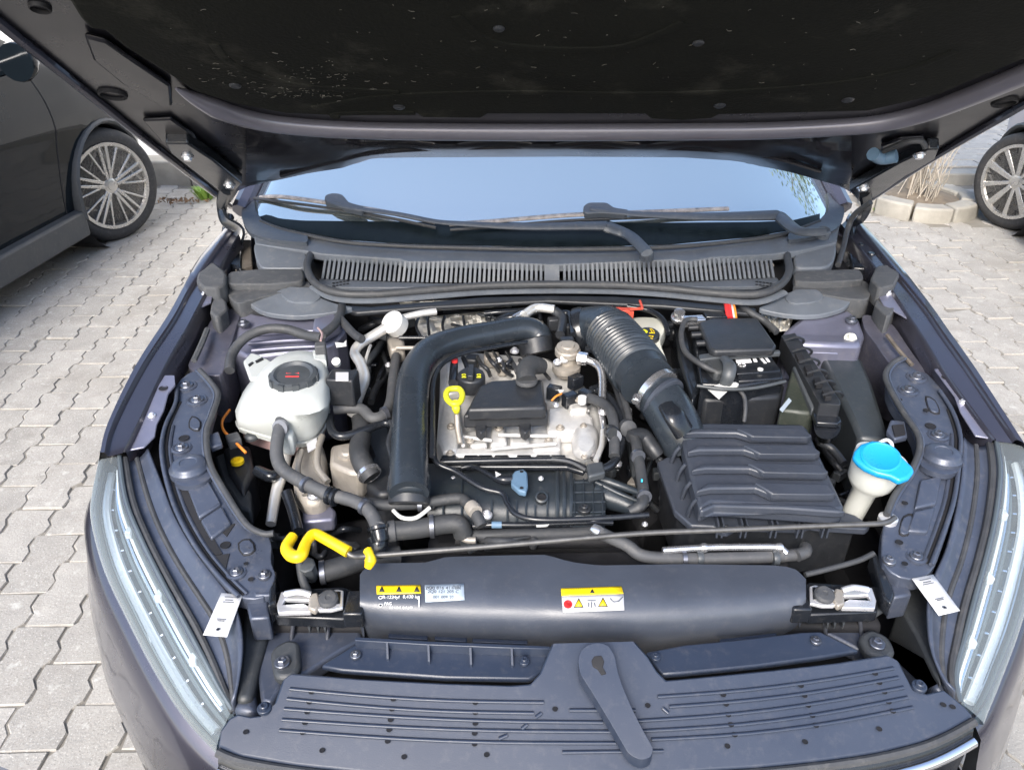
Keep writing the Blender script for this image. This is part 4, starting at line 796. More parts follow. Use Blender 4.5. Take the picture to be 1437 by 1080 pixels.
# rounded stiffening ridge round the felt
bm = bmesh.new(); rp = [(247, 124), (275, 139), (320, 158), (370, 171), (430, 178), (500, 182), (600, 184), (770, 185), (957, 184), (1060, 183), (1157, 179), (1230, 173), (1290, 160), (1350, 139), (1437, 104), (1540, 60)]
rpp = smooth_path([PH(x, y, .010) for x, y in rp], 5); add_tube(bm, rpp, [.0215 * min(1, .12 + i / 9) for i in range(len(rpp))], 14, flat=.85, up=HN); link('stiffening_ridge', mesh('ridge', bm, 70), 'ridge_sheen', BON, label='stiffening ridge round the bonnet felt, its sheen painted in')
# pressed rear frame: undulating channel between ridge and edge
rows = []
for k in range(7):
    t = k / 6; row = []
    for x in range(345, 1196, 17):
        y0 = on_line([(345, 262), (394, 252), (434, 243), (480, 236), (520, 222), (592, 221), (800, 220), (957, 221), (1034, 226), (1110, 242), (1196, 266)], x); y1 = on_line([(345, 176), (430, 188), (600, 193), (957, 193), (1157, 188), (1196, 186)], x)
        side = max(0, abs(x - 770) / 425 - .45)
        row.append(PH(x, lerp(y0, y1, t), .004 + .016 * math.sin(t * math.pi) * (1 - .3 * math.cos(x * .045)) + .02 * side * math.sin(t * 2.2 * math.pi + x * .03)))
    rows.append(row)
grid('rear_frame', rows, 'bonnet_paint', BON, smooth=70)
tube_pts = [(395, 246), (470, 226), (540, 212), (700, 206), (870, 206), (1000, 210), (1080, 220), (1150, 240)]
bm = bmesh.new(); add_tube(bm, smooth_path([PH(x, y, .014) for x, y in tube_pts], 5), .006, 8); link('frame_bead', mesh('bead', bm), 'bonnet_paint', BON)
# felt pad with cut-outs
felt = [(70, -42), (97, 2), (112, 26), (127, 42), (147, 44), (174, 67), (234, 104), (272, 129), (334, 148), (401, 160), (480, 164), (583, 160), (592, 166), (676, 167), (685, 161), (905, 161), (912, 168), (957, 170), (1000, 167), (1010, 162), (1217, 157), (1318, 134), (1437, 84), (1530, 40), (1530, -42)]
FELT = hslab('felt_pad', felt, .026, .024, 'felt', BON, .006, 'black insulation felt flecked with lint')
for pts in ([(440, 150), (540, 134), (700, 128), (860, 130), (1000, 128), (1150, 118), (1260, 100), (1340, 70)], [(470, 164), (480, 158), (582, 157)], [(300, 60), (330, 90), (420, 118), (560, 128)], [(640, 20), (700, 60), (860, 66), (960, 30)]):
    bm = bmesh.new(); add_tube(bm, smooth_path([PH(x, y, .0245) for x, y in pts], 6), .010, 8, flat=.5, up=HN); link('felt_crease', mesh('crease', bm), 'felt', FELT)
bm = bmesh.new(); rnd = random.Random(9)
for i in range(260):
    if i < 170: x, y = rnd.gauss(420, 80), 138 - abs(rnd.gauss(0, 26))
    else: x, y = rnd.uniform(170, 1300), rnd.uniform(0, 150)
    if y > on_line([(70, -42), (147, 44), (234, 104), (334, 140), (480, 156), (1217, 150), (1318, 126), (1437, 78)], x) - 6: continue
    c = PH(x, y, .0268); d = Vector((rnd.gauss(0, 1), rnd.gauss(0, .8), 0)); d = (d - HN * d.dot(HN)).normalized(); L = rnd.choice((.0015, .002, .003, .003, .005, .009)); e = d.cross(HN) * L * rnd.uniform(-.4, .4)
    add_tube(bm, [c, c + d * L * .5 + e, c + d * L], rnd.uniform(.00025, .0005), 4)
tag(link('lint', mesh('lint', bm), 'lint', FELT), kind='stuff')
for x, y in ((330, 120), (560, 150), (1010, 148), (1190, 140), (700, 40), (980, 60)):
    bm = bmesh.new(); k = mpp(PH(x, y)); add_lathe(bm, [(8 * k, -.002), (8 * k, .001), (6 * k, .003), (2 * k, .003), (0, .002)], PH(x, y, .0262), -HN, 16); link('felt_clip', mesh('felt_clip', bm), 'black_plastic', FELT)
# side frame recesses and holes
for pts, m in (([(118, 52), (150, 60), (190, 88), (240, 122), (242, 150), (225, 150), (170, 118), (130, 85)], 'bonnet_paint'), ([(1340, 142), (1437, 104), (1500, 78), (1500, 96), (1437, 128), (1345, 160)], 'bonnet_paint')):
    hslab('frame_pressing', pts, .012, .010, m, BON, .006)
for x, y, r in ((56, 10, 13), (158, 132, 17), (1410, 143, 15), (375, 232, 8), (1190, 235, 7)):
    bm = bmesh.new(); k = mpp(PH(x, y)); add_lathe(bm, [(r * k * 1.2, -.004), (r * k * 1.1, .004), (r * k * .95, .005), (r * k * .9, -.006), (0, -.006)], PH(x, y, .001), -HN, 20); o = link('frame_hole', mesh('hole', bm), 'dark', BON)
for pts in ([(200, 170), (240, 168), (272, 190), (280, 205), (262, 214), (225, 198)], [(1236, 206), (1262, 196), (1296, 194), (1300, 204), (1262, 216), (1240, 222)]):
    hslab('hinge_pad', pts, .010, .009, 'bonnet_paint', BON, .004)
# hinges
def hinge(pl, arm, bolts, lab):
    h = hslab('bonnet_hinge', pl, .030, .026, 'gloss_black', CAR, .004, lab)
    bm = bmesh.new(); add_tube(bm, smooth_path(arm, 5), .016, 8, flat=.55, up=(0, -1, 0)); link('hinge_arm', mesh('hinge_arm', bm), 'gloss_black', h)
    for x, y in bolts:
        bm = bmesh.new(); k = mpp(PH(x, y)); add_lathe(bm, [(8 * k, 0), (8 * k, .003), (6 * k, .004), (5 * k, .010), (0, .011)], PH(x, y, .030), -HN, 12); link('hinge_bolt', mesh('hinge_bolt', bm), 'steel', h)
hinge([(232, 202), (264, 202), (300, 226), (340, 258), (332, 268), (312, 272), (284, 250), (240, 216)], [PH(316, 268, .03), P(311, 290, 1.06), P(316, 310, 1.03), P(336, 324, 1.005), P(330, 345, .97)], [(263, 219), (322, 259)], 'black bonnet hinge on the coolant tank side')
hinge([(1192, 268), (1214, 256), (1260, 230), (1302, 210), (1318, 210), (1312, 224), (1270, 248), (1230, 276), (1205, 284)], [PH(1214, 272, .03), P(1216, 292, 1.06), P(1207, 308, 1.03), P(1196, 318, 1.005), P(1200, 345, .97)], [(1211, 263), (1290, 216)], 'black bonnet hinge on the battery side')
bm = bmesh.new(); add_tube(bm, smooth_path([PH(1225, 216, .03), PH(1238, 222, .032), PH(1258, 219, .032)], 4), .014, 10); link('washer_joint', mesh('joint', bm), 'sensor_blue', BON)
bm = bmesh.new(); add_tube(bm, smooth_path([PH(1240, 212, .03), PH(1270, 200, .03), PH(1292, 198, .03), PH(1298, 206, .03)], 5), .006, 8); link('washer_hose', mesh('hose', bm), 'rubber', BON)
tube('hinge_cable', [(1222, 284, 1.10), (1200, 300, 1.06), (1190, 320, 1.02), (1184, 345, .99), (1176, 372, .97)], 4, 'rubber', CAR, 8)
tube('wing_corner_pipe', [(322, 305, 1.0), (318, 330, .98), (326, 356, .96)], 7, 'gloss_black', CAR, 8)
for x, y in ((322, 345), (1208, 350), (1222, 362)): lathe('hinge_foot', x, y, .975, [(10, -14), (10, 0), (7, 3), (5, 8), (0, 8)], 'gloss_black', CAR)
slab('hinge_base', [(300, 352), (320, 330), (340, 338), (338, 376), (312, 368)], .962, .05, 'gloss_black', CAR, .006); slab('hinge_base', [(1186, 336), (1204, 322), (1238, 356), (1222, 376), (1196, 374)], .962, .05, 'gloss_black', CAR, .006)
slab('scuttle_side', [(336, 336), (352, 336), (354, 372), (330, 378)], .955, .02, 'dirt', CAR, .003)
# ================================================================ radiator cover
rear_l = [(505, 806), (512, 797), (527, 790), (597, 789), (626, 781), (700, 779), (767, 778), (800, 788), (840, 793), (960, 791), (1098, 793), (1118, 799), (1131, 812)]
front_l = [(505, 880), (512, 887), (540, 893), (650, 900), (760, 904), (860, 906), (960, 903), (1060, 894), (1112, 885), (1126, 876), (1131, 866)]
def S_rad(x, y):
    r, f = on_line(rear_l, x), on_line(front_l, x); s = min(1.05, max(-.05, (y - r) / (f - r))); return P(x, y, .802 + .004 * math.sin(max(0, s) * 3.1) - .075 * max(0, s) ** 3.4)
rows = []
for i in range(13):
    s = i / 12; rows.append([S_rad(x, lerp(on_line(rear_l, x), on_line(front_l, x), s)) for x in [505, 507, 510, 515, 520, 527] + list(range(540, 1100, 14)) + [1104, 1110, 1116, 1121, 1126, 1129, 1131]])
rows.insert(0, [p + Vector((0, .006, -.03)) for p in rows[0]]); rows.append([p + Vector((0, .012, -.05)) for p in rows[-1]])
for r in rows: r.insert(0, r[0] + Vector((.002, 0, -.05))); r.append(r[-1] + Vector((-.002, 0, -.05)))
RC_ = grid('radiator_cover', rows, 'cover_plastic', CAR, 'broad black plastic radiator cover with warning stickers', smooth=60)
for pts in ([(545, 888), (600, 891), (600, 897), (545, 894)], [(610, 891), (655, 894), (655, 900), (610, 897)], [(663, 895), (740, 898), (740, 903), (663, 900)], [(1010, 896), (1090, 887), (1090, 892), (1010, 901)]): slab('cover_foot', pts, .738, .01, 'panel_plastic', RC_, .001)
# stickers
s1 = decal('warning_sticker', S_rad, ((528, 822), (590, 821), (591, 833), (529, 834)), 'yellow', CAR, .0012, label='yellow air-conditioning warning strip on the radiator cover')
for x in (536, 560, 585): decal('warning_triangle', S_rad, ((x - .6, 824), (x + .6, 824), (x + 4, 831), (x - 4, 831)), 'print_black', s1, .0022, 1, 1)
text('R-1234yf', S_rad, 549, 838.5, 4.6, 'print_white', s1); text('0,430 kg', S_rad, 577, 838, 4.6, 'print_white', s1); text('PAG', S_rad, 545, 847, 4.2, 'print_white', s1); text('ISO 13043  SAE J639', S_rad, 563, 852, 3.0, 'print_white', s1)
tube('print_bar', [(588, 836, .806), (588, 851, .800)], .8, 'print_white', s1, 5)
for x, y in ((534, 838), (534, 849)): lathe('print_ring', x, y, S_rad(x, y).z + .0012, [(3.2, 0), (3.2, .25), (2.0, .25), (2.0, 0)], 'print_white', s1, n=12)
s2 = decal('part_label', S_rad, ((596, 821), (651, 819), (652, 842), (597, 845)), 'sticker_blue', CAR, .0012, label='pale blue part label on the radiator cover')
text('2Q0 816 411 BK', S_rad, 622, 826, 4.4, 'print_grey', s2); text('2Q0 121 205 C', S_rad, 622, 831, 4.4, 'print_grey', s2); text('001 009 20', S_rad, 622, 838.5, 4.4, 'print_grey', s2); text('(VA)', S_rad, 604, 826, 4, 'print_grey', s2); text('[LT]', S_rad, 641, 824.5, 4, 'print_grey', s2)
s3 = decal('hazard_sticker', S_rad, ((788, 836), (875, 833), (876, 856), (790, 859)), 'sticker', CAR, .0012, label='white hazard sticker with yellow header on the radiator cover')
decal('sticker_header', S_rad, ((787, 826), (872, 823), (875, 833.5), (788, 836.5)), 'yellow', s3, .0014)
decal('warning_triangle', S_rad, ((830.5, 828), (831.5, 828), (834.5, 833), (827.5, 833)), 'print_black', s3, .0024, 1, 1)
for x, y in ((812, 847), (846, 846)):
    decal('warning_triangle', S_rad, ((x - .5, y - 6.5), (x + .5, y - 6.5), (x + 7, y + 5.5), (x - 7, y + 5.5)), 'print_black', s3, .0020, 2, 2); decal('triangle_fill', S_rad, ((x - .4, y - 4.6), (x + .4, y - 4.6), (x + 5.2, y + 4.4), (x - 5.2, y + 4.4)), 'yellow', s3, .0026, 2, 2); text('!', S_rad, x, y + 1, 6, 'print_black', s3)
lathe('prohibition_ring', 797, 847.5, S_rad(797, 847.5).z + .0025, [(6.2, 0), (6.2, .5), (5, .5), (5, 0)], 'red', s3, axis=(0, -.35, .93), n=20)
for a, b in (((794, 844), (800, 851)), ((795, 850), (799, 845)), ((824, 843), (836, 843)), ((826, 846), (826, 852)), ((830, 845), (830, 853)), ((834, 846), (835, 852)), ((856, 840), (861, 845)), ((861, 845), (868, 844)), ((868, 844), (874, 838))):
    bm = bmesh.new(); add_tube(bm, [S_rad(*a) + Vector((0, -.0008, .0022)), S_rad(*b) + Vector((0, -.0008, .0022))], .0009, 5); link('pictogram_line', mesh('line', bm), 'print_grey', s3)
# ================================================================ prop rod with yellow grip
rod = tube('prop_rod', [(486, 773, .848), (496, 780, .842), (523, 779, .838), (640, 770, .838), (770, 759, .838), (900, 748, .838), (1020, 743, .838), (1160, 737, .838), (1236, 734, .838), (1256, 726, .838)], 4.0, 'rod', CAR, 10, 6, 'thin grey bonnet prop rod lying across the bay')
tube('rod_grip', [(411, 752, .858), (402, 768, .858), (409, 779, .858), (422, 779, .86), (430, 760, .86), (441, 749, .86), (459, 757, .858), (489, 774, .850)], [7.5, 8.5, 9, 9, 7.5, 8, 8, 8.5], 'yellow', rod, 12, 5, 'bright yellow foam grip on the prop rod')
tube('rod_clip', [(516, 772, .852), (519, 778, .850), (520, 786, .842), (516, 797, .832)], [7, 6, 9, 5], 'yellow', rod, 8, 4, 'small yellow rod clip on the radiator cover')
lathe('rod_pivot', 1246, 728, .832, [(13, -4), (13, 3), (8, 6), (0, 7)], 'zinc', rod)
# ================================================================ latches
def latch(X, Y, m, lab):
    s = -1 if m else 1; q = lambda pts: [(X + s * a, Y + b) for a, b in pts]
    L = slab('bonnet_latch', q([(-54, -8), (-50, -14), (42, -20), (60, -12), (60, 20), (40, 26), (-54, 22)]), .775, .022, 'gloss_black', CAR, .003, lab)
    slab('latch_plate', q([(-52, 6), (-46, -12), (-8, -14), (-2, -6), (-6, 0), (-40, -2), (-44, 6), (-14, 4), (-2, 10), (-4, 16), (-50, 17)]), .792, .008, 'zinc', L, .0015)
    slab('latch_plate', q([(0, 8), (2, -6), (14, -12), (34, -16), (42, -14), (41, 10), (24, 14), (8, 14)]), .796, .006, 'zinc', L, .0015)
    slab('latch_jaw', q([(-6, -10), (6, -12), (10, 4), (2, 14), (-8, 10)]), .800, .012, 'cast', L, .003); tube('latch_spring', [(X - s * 40, Y - 9, .80), (X - s * 20, Y - 12, .804), (X - s * 4, Y - 8, .80)], 4.5, 'zinc', L, 8)
    lathe('rubber_stop', X + s * 20, Y - 4, .806, [(14, -10), (14, -2), (11, 1), (4, 1.5), (3, 0), (0, 0)], 'rubber', L, (0, -.25, .97))
    slab('latch_window', q([(24, -12), (38, -13), (37, 4), (26, 6)]), .7975, .002, 'gloss_black', L, .0005)
    for a in (-28, 22):
        lathe('latch_nut', X + s * a, Y + 27, .757, [(6.5, -5), (6.5, 4), (0, 5)], 'zinc', L, (0, -.7, .7), 6); tube('latch_stud', [(X + s * a, Y + 30, .752), (X + s * (a - 2), Y + 44, .735), (X + s * (a - 3), Y + 58, .72)], 3, 'bolt', L, 8)
    for a in (-6, 6, 16): slab('latch_tooth', q([(a - 5, 26), (a + 5, 25), (a + 1, 40), (a - 1, 40)]), .755, .01, 'cladding', L, .001)
    box('latch_connector', X + s * 58, Y + 2, .792, .03, .05, .03, 'gloss_black', L)
latch(440, 842, False, 'bright zinc bonnet latch beside the yellow rod grip'); latch(1178, 836, True, 'bright zinc bonnet latch beside the radiator cover end')
tube('latch_cable', [(1130, 806, .795), (1170, 796, .80), (1205, 786, .805), (1226, 776, .81)], 4, 'hose', CAR, 8); slab('latch_guard', [(1222, 776), (1230, 774), (1256, 832), (1250, 846), (1240, 836)], .80, .03, 'gloss_black', CAR, .003)
slab('latch_guard', [(380, 800), (388, 800), (386, 842), (376, 850)], .80, .04, 'gloss_black', CAR, .003)
tube('latch_strap', [(1215, 868, .75), (1240, 852, .757), (1262, 846, .762)], 6, 'cladding', CAR, 8)
# paper labels on the lamp housings (the printed square code is left out)
def tagp(quad, lab):
    S = lambda x, y: P(x, y, zA(x, y) + .004); t = decal('paper_label', S, quad, 'sticker', CAR, .001, 3, 5, lab); Q = [Vector(q) for q in quad]
    g = lambda u, v: Q[0].lerp(Q[1], u).lerp(Q[3].lerp(Q[2], u), v)
    for v, w in ((.10, .5), (.17, .35), (.22, .5), (.62, .4), (.66, .3)):
        a, b = g(.5 - w / 2, v), g(.5 + w / 2, v); bm = bmesh.new(); add_tube(bm, [S(*a) + Vector((0, 0, .0026)), S(*b) + Vector((0, 0, .0026))], .0009, 5); link('print_line', mesh('line', bm), 'print_grey', t)
    c = g(.5, .83); lathe('print_mark', c.x, c.y, S(*c).z + .0022, [(3.2, 0), (3.2, .2), (1.6, .2), (1.6, 0)], 'print_grey', t, n=10)
    return t
tagp(((311, 832), (341, 834), (319, 894), (285, 891)), 'white paper label on the lamp housing nearer the yellow grip'); tagp(((1279, 812), (1309, 806), (1347, 857), (1317, 864)), 'white paper label on the lamp housing nearer the washer filler')
# ================================================================ coolant tank
def ring(pts, z, n=32):
    w = [P(x, y, z) for x, y in pts]; w.append(w[0]); return resample(smooth_path(w, 6), n + 1)[:-1]
def loft(name, rings, m, parent, label=None, cap=(1, 1), smooth=60):
    bm = bmesh.new(); V = [[bm.verts.new(p) for p in r] for r in rings]; n = len(V[0])
    for a, b in zip(V, V[1:]):
        for k in range(n): j = (k + 1) % n; bm.faces.new((a[k], a[j], b[j], b[k]))
    if cap[0]: bm.faces.new(V[0][::-1])
    if cap[1]: bm.faces.new(V[-1])
    return link(name, mesh(name, bm, smooth), m, parent, label=label)
r1 = [(382, 520), (396, 505), (414, 499), (438, 503), (448, 520), (444, 540), (428, 552), (402, 552), (386, 538)]
r2 = [(356, 535), (374, 512), (408, 495), (444, 496), (460, 520), (462, 548), (456, 572), (424, 582), (376, 574), (352, 556)]
r3 = [(330, 576), (346, 542), (374, 518), (412, 502), (448, 504), (462, 530), (463, 562), (458, 588), (436, 604), (402, 606), (352, 598), (334, 592)]
r4 = [(332, 590), (346, 556), (374, 532), (412, 516), (446, 518), (460, 544), (461, 574), (454, 600), (436, 618), (404, 619), (356, 606), (336, 600)]
r5 = [(338, 598), (350, 566), (376, 546), (412, 532), (444, 534), (456, 558), (456, 584), (448, 608), (432, 624), (406, 625), (360, 612), (342, 606)]
R1, R2, R3, R4, R5 = ring(r1, .945), ring(r2, .925), ring(r3, .875), ring(r4, .835), ring(r5, .800)
TANK = loft('coolant_tank', [[p.lerp(sum(R1, Vector()) / 32, .15) + Vector((0, 0, .002)) for p in R1], R1, [a.lerp(b, .5) + Vector((0, 0, .008)) for a, b in zip(R1, R2)], R2, [a.lerp(b, .5) + (a.lerp(b, .5) - sum(R2, Vector()) / 32) * .03 for a, b in zip(R2, R3)], R3, R4, [p + Vector((0, 0, -.012)) for p in R4]], 'tank', CAR, 'milky white coolant expansion tank with black cap')
loft('tank_base', [[p + Vector((0, 0, .016)) + (p - sum(R4, Vector()) / 32) * .012 for p in R5], [p + Vector((0, 0, .012)) + (p - sum(R4, Vector()) / 32) * .012 for p in R5], R5, [p + Vector((0, 0, -.025)) for p in R5]], 'tank_pink', TANK, 'pink coolant showing in the lower tank')
tube('tank_seam', [(x, y + 1, .835) for x, y in r4[-1:] + r4[:1] + r4[:0]] + [(336, 600, .835), (356, 607, .835), (404, 620, .835), (436, 619, .835), (455, 601, .835), (462, 574, .835)], 2, 'tank', TANK, 6, 4)
slab('tank_ear', [(341, 506), (352, 494), (364, 497), (388, 510), (372, 528), (350, 530)], .925, .012, 'tank', TANK, .004)
for pts in ([(348, 511), (354, 507), (356, 509), (350, 514)], [(358, 506), (368, 501), (370, 504), (360, 509)]): slab('ear_slot', pts, .9265, .003, 'dark', TANK, 0)
slab('tank_spout', [(384, 583), (414, 583), (410, 612), (388, 608)], .885, .05, 'tank', TANK, .01)
slab('sensor_mount', [(438, 490), (456, 492), (458, 506), (440, 504)], .945, .03, 'tank', TANK, .003)
capo = P(412, 527, .955); ck = mpp(capo); ca = Vector((.02, -.12, 1)).normalized(); bm = bmesh.new()
add_lathe(bm, [(a * ck, b * ck) for a, b in ((33, -12), (33, -2), (32, 3), (27, 5), (25, 3), (23, 1.5), (0, 3))], capo, ca, 40)
for i in range(10):
    a = 2 * math.pi * i / 10; d = Vector((math.cos(a), math.sin(a), 0)); add_box(bm, capo + d * 32 * ck - ca * 4 * ck, 9 * ck, 5 * ck, 12 * ck, Matrix.Rotation(a + math.pi / 2, 3, 'Z'))
CAP = link('tank_cap', mesh('tank_cap', bm, 35), 'cap_grey', TANK, label='round black cap with a red warning sign')
S_cap = lambda x, y: capo + (P(x, y, capo.z) - P(412, 527, capo.z)) + ca * 2.3 * ck
for q in (((409.5, 517), (410.5, 517), (419, 527), (401, 527)),): pass
for a, b in (((402, 526), (420, 526)), ((402, 526), (410, 517)), ((420, 526), (412, 517)), ((401, 530), (420, 530)), ((407, 523), (408, 518)), ((411, 523), (411, 517)), ((415, 523), (414, 518)), ((404, 524), (418, 524))):
    bm = bmesh.new(); add_tube(bm, [S_cap(*a), S_cap(*b)], .0011, 5); link('print_line', mesh('line', bm), 'red', TANK)
box('tank_sensor', 449, 482, .965, .022, .022, .05, 'grey_hose', TANK, rz=10, bevel=.003)
tube('tank_hose', [(398, 582, .905), (394, 596, .90), (389, 620, .885), (389, 642, .87), (399, 660, .86), (428, 678, .855), (462, 694, .85)], 9.5, 'grey_hose', CAR, 12, 6, 'grey coolant hose leaving the front of the tank')
lathe('hose_clip', 398, 580, .905, [(11, -5), (12, 0), (11, 5)], 'cast', CAR, (.1, -.8, .5))
lathe('hose_coupling', 466, 696, .85, [(9, -7), (13, -6), (13, -2), (10, 0), (13, 3), (13, 7), (9, 8)], 'gloss_black', CAR, (.9, -.4, 0))
tube('branch_hose', [(472, 696, .85), (492, 701, .848), (512, 711, .845), (524, 726, .838), (530, 744, .83)], 9.5, 'grey_hose', CAR, 12)
tube('cross_hose', [(480, 700, .835), (520, 708, .83), (580, 707, .83), (640, 699, .835), (655, 705, .835), (668, 722, .83), (676, 738, .82)], 8, 'hose', CAR, 12)
tube('cross_hose', [(500, 703, .83), (560, 708, .825), (610, 708, .825)], 7, 'hose', CAR, 10)
lathe('hose_wrap', 664, 714, .836, [(10, -8), (11, 0), (10, 8)], 'cast', CAR, (.5, -.85, 0))
lathe('pipe_joint', 532, 748, .822, [(11, -12), (12, -8), (12, 4), (15, 6), (15, 10), (11, 12)], 'gloss_black', CAR, (-.2, .6, .6)); tube('tee_piece', [(526, 752, .81), (532, 764, .80), (528, 776, .785)], 13, 'gloss_black', CAR, 12)
tube('tee_piece', [(530, 750, .81), (546, 746, .81)], 12, 'gloss_black', CAR, 12)
lathe('grey_collar', 549, 745, .812, [(14, -5), (15, -4), (15, 5), (14, 6)], 'grey_hose', CAR, (.97, .2, 0)); lathe('grey_collar', 531, 741, .83, [(11, -4), (12, 0), (11, 5)], 'grey_hose', CAR, (.2, -.8, .4))
tube('lower_hose', [(549, 745, .81), (590, 741, .81), (625, 735, .812), (644, 736, .81), (650, 750, .79)], 14, 'hose', CAR, 12, 6, 'thick rubber hose behind the radiator cover')
tube('radiator_hose', [(452, 803, .775), (480, 795, .775), (515, 784, .77), (560, 780, .76)], 15, 'hose', CAR, 12, 6, 'thick rubber radiator hose near the rod clip'); lathe('hose_clamp', 452, 803, .775, [(15, -3), (17, -3), (17, 4), (15, 4)], 'bolt', CAR, (.9, .2, 0))
lathe('filler_cap', 431, 794, .815, [(7, -40), (8, -30), (11, -26), (11, -10), (12, -9), (12, 4), (10, 6), (0, 7)], 'cap_grey', CAR, (0, -.35, .93), 8, 'grey hexagonal cap beside the latch')
tube('cable', [(420, 780, .83), (424, 810, .80), (432, 830, .78)], 6, 'hose', CAR, 8)
# ================================================================ engine mount side
slab('engine_mount', [(416, 625), (440, 612), (452, 618), (458, 640), (456, 668), (466, 678), (452, 704), (428, 708), (412, 684), (408, 650)], zl(612, .825, 708, .775), .05, 'cast', CAR, .012, 'cast aluminium engine mount below the coolant tank')
tube('mount_web', [(452, 612, .845), (446, 632, .84), (446, 656, .83), (460, 676, .82)], 5, 'cast', CAR, 8); tube('mount_web', [(424, 632, .835), (418, 660, .825), (428, 694, .81)], 4, 'cast', CAR, 8)
bolt(441, 694, .80, 10, CAR, 'zinc'); slab('mount_label', [(430, 622), (444, 614), (446, 626), (432, 634)], .846, .002, 'sticker', CAR, 0)
slab('engine_bracket', [(464, 624), (494, 618), (516, 622), (520, 650), (505, 664), (490, 662), (462, 650)], .832, .06, 'cast', CAR, .008, 'cast aluminium engine bracket'); lathe('bracket_boss', 487, 636, .836, [(13, -4), (13, 1), (9, 2), (7, 5), (0, 5)], 'cast', CAR)
slab('timing_cover', [(500, 590), (546, 586), (556, 640), (556, 690), (530, 694), (505, 670), (520, 640)], .80, .2, 'black_plastic', CAR, .01)
slab('mount_base', [(424, 706), (462, 704), (472, 716), (468, 728), (424, 732)], .75, .03, 'inner_paint', CAR, .006); slab('pump_body', [(488, 662), (522, 650), (530, 676), (500, 682)], .79, .06, 'cast', CAR, .01)
tube('wide_hose', [(500, 570, .84), (508, 600, .845), (504, 632, .845), (510, 652, .84), (522, 670, .825)], [11, 14, 14, 14, 13], 'hose', CAR, 14, 6, 'thick black rubber hose beside the intake pipe'); lathe('hose_clamp', 518, 664, .83, [(15, -3), (17, -3), (17, 3), (15, 3)], 'steel', CAR, (.5, -.8, -.3))
tube('loop_hose', [(468, 574, .875), (490, 572, .875), (508, 574, .875), (522, 586, .87), (538, 582, .87), (548, 564, .87), (552, 530, .87), (556, 500, .87)], 7.5, 'grey_hose', CAR, 12, 6, 'grey hose curling beside the intake pipe')
tube('loop_hose', [(462, 584, .868), (466, 604, .862), (480, 612, .86), (510, 604, .86), (536, 594, .86), (548, 594, .86)], 6, 'gloss_black', CAR, 10)
tube('vacuum_line', [(548, 592, .872), (552, 600, .87), (546, 622, .86), (552, 645, .85)], 5, 'black_plastic', CAR, 8)
tube('ac_pipe', [(404, 624, .80), (396, 660, .79), (388, 690, .77), (380, 735, .75)], [9, 9, 8, 7], 'alu_pipe', CAR, 12, 5, 'bare aluminium pipe running down beside the tank hose'); tube('corrugated_loom', [(402, 690, .79), (412, 720, .77), (418, 745, .76)], 8, 'gloss_black', CAR, 10)
slab('yellow_plug_body', [(312, 626), (350, 622), (356, 660), (340, 690), (320, 660)], .79, .10, 'black_plastic', CAR, .01); lathe('yellow_plug', 333, 646, .80, [(9, -4), (9, 1), (5, 2), (4, -2), (0, -3)], 'yellow', CAR, n=16, label='round yellow plug beside the lamp carrier')
tube('orange_wire', [(322, 575, .84), (312, 590, .84), (314, 604, .84), (328, 618, .835), (345, 635, .825)], 2, 'orange', CAR, 6, label='thin orange wire beside the coolant tank'); box('wire_clip', 327, 612, .842, .025, .03, .02, 'foam', CAR, rz=30)
slab('side_shelf', [(300, 640), (318, 632), (352, 690), (352, 716), (336, 712), (312, 676)], .775, .04, 'cladding', CAR, .006)
lathe('rubber_plug', 353, 611, .825, [(10, -4), (10, 0), (7, 3), (0, 3)], 'cap_grey', CAR)
tube('black_connector', [(360, 660, .80), (380, 668, .80), (392, 662, .80)], [8, 9, 6], 'gloss_black', CAR, 8)
# wiring over the strut tower
tube('tower_loom', [(322, 520, .90), (326, 496, .915), (344, 474, .935), (372, 462, .945), (402, 462, .945), (428, 470, .94), (452, 474, .945)], 7, 'rubber', CAR, 10, 6, 'taped wiring loom arching over the strut tower')
tube('tower_loom', [(452, 470, .95), (470, 455, .95), (478, 440, .945), (480, 428, .94)], 6, 'rubber', CAR, 10); tube('tower_loom', [(478, 448, .945), (496, 468, .94), (508, 476, .94)], 6, 'rubber', CAR, 10)
tube('small_wire', [(446, 460, .96), (452, 468, .965), (450, 478, .965)], 1.6, 'tank_pink', CAR, 5)
RB_ = box('relay_box', 480, 525, .945, .055, .045, .06, 'black_plastic', CAR, rz=-6, bevel=.004, label='small black relay box with a white sticker'); bm = bmesh.new(); qd = [P(471, 522, .9465), P(489, 522, .9465), P(489, 534, .9465), P(471, 534, .9465)]; add_prism(bm, qd, Vector((0, 0, -.001))); link('box_sticker', mesh('st', bm), 'sticker', RB_)
lathe('white_clip', 472, 508, .955, [(5, -6), (6, 3), (0, 4)], 'white_plastic', CAR, (0, -.6, .8)); slab('white_tag', [(470, 480), (482, 481), (486, 477), (486, 484), (472, 486)], .945, .003, 'white_plastic', CAR, 0)
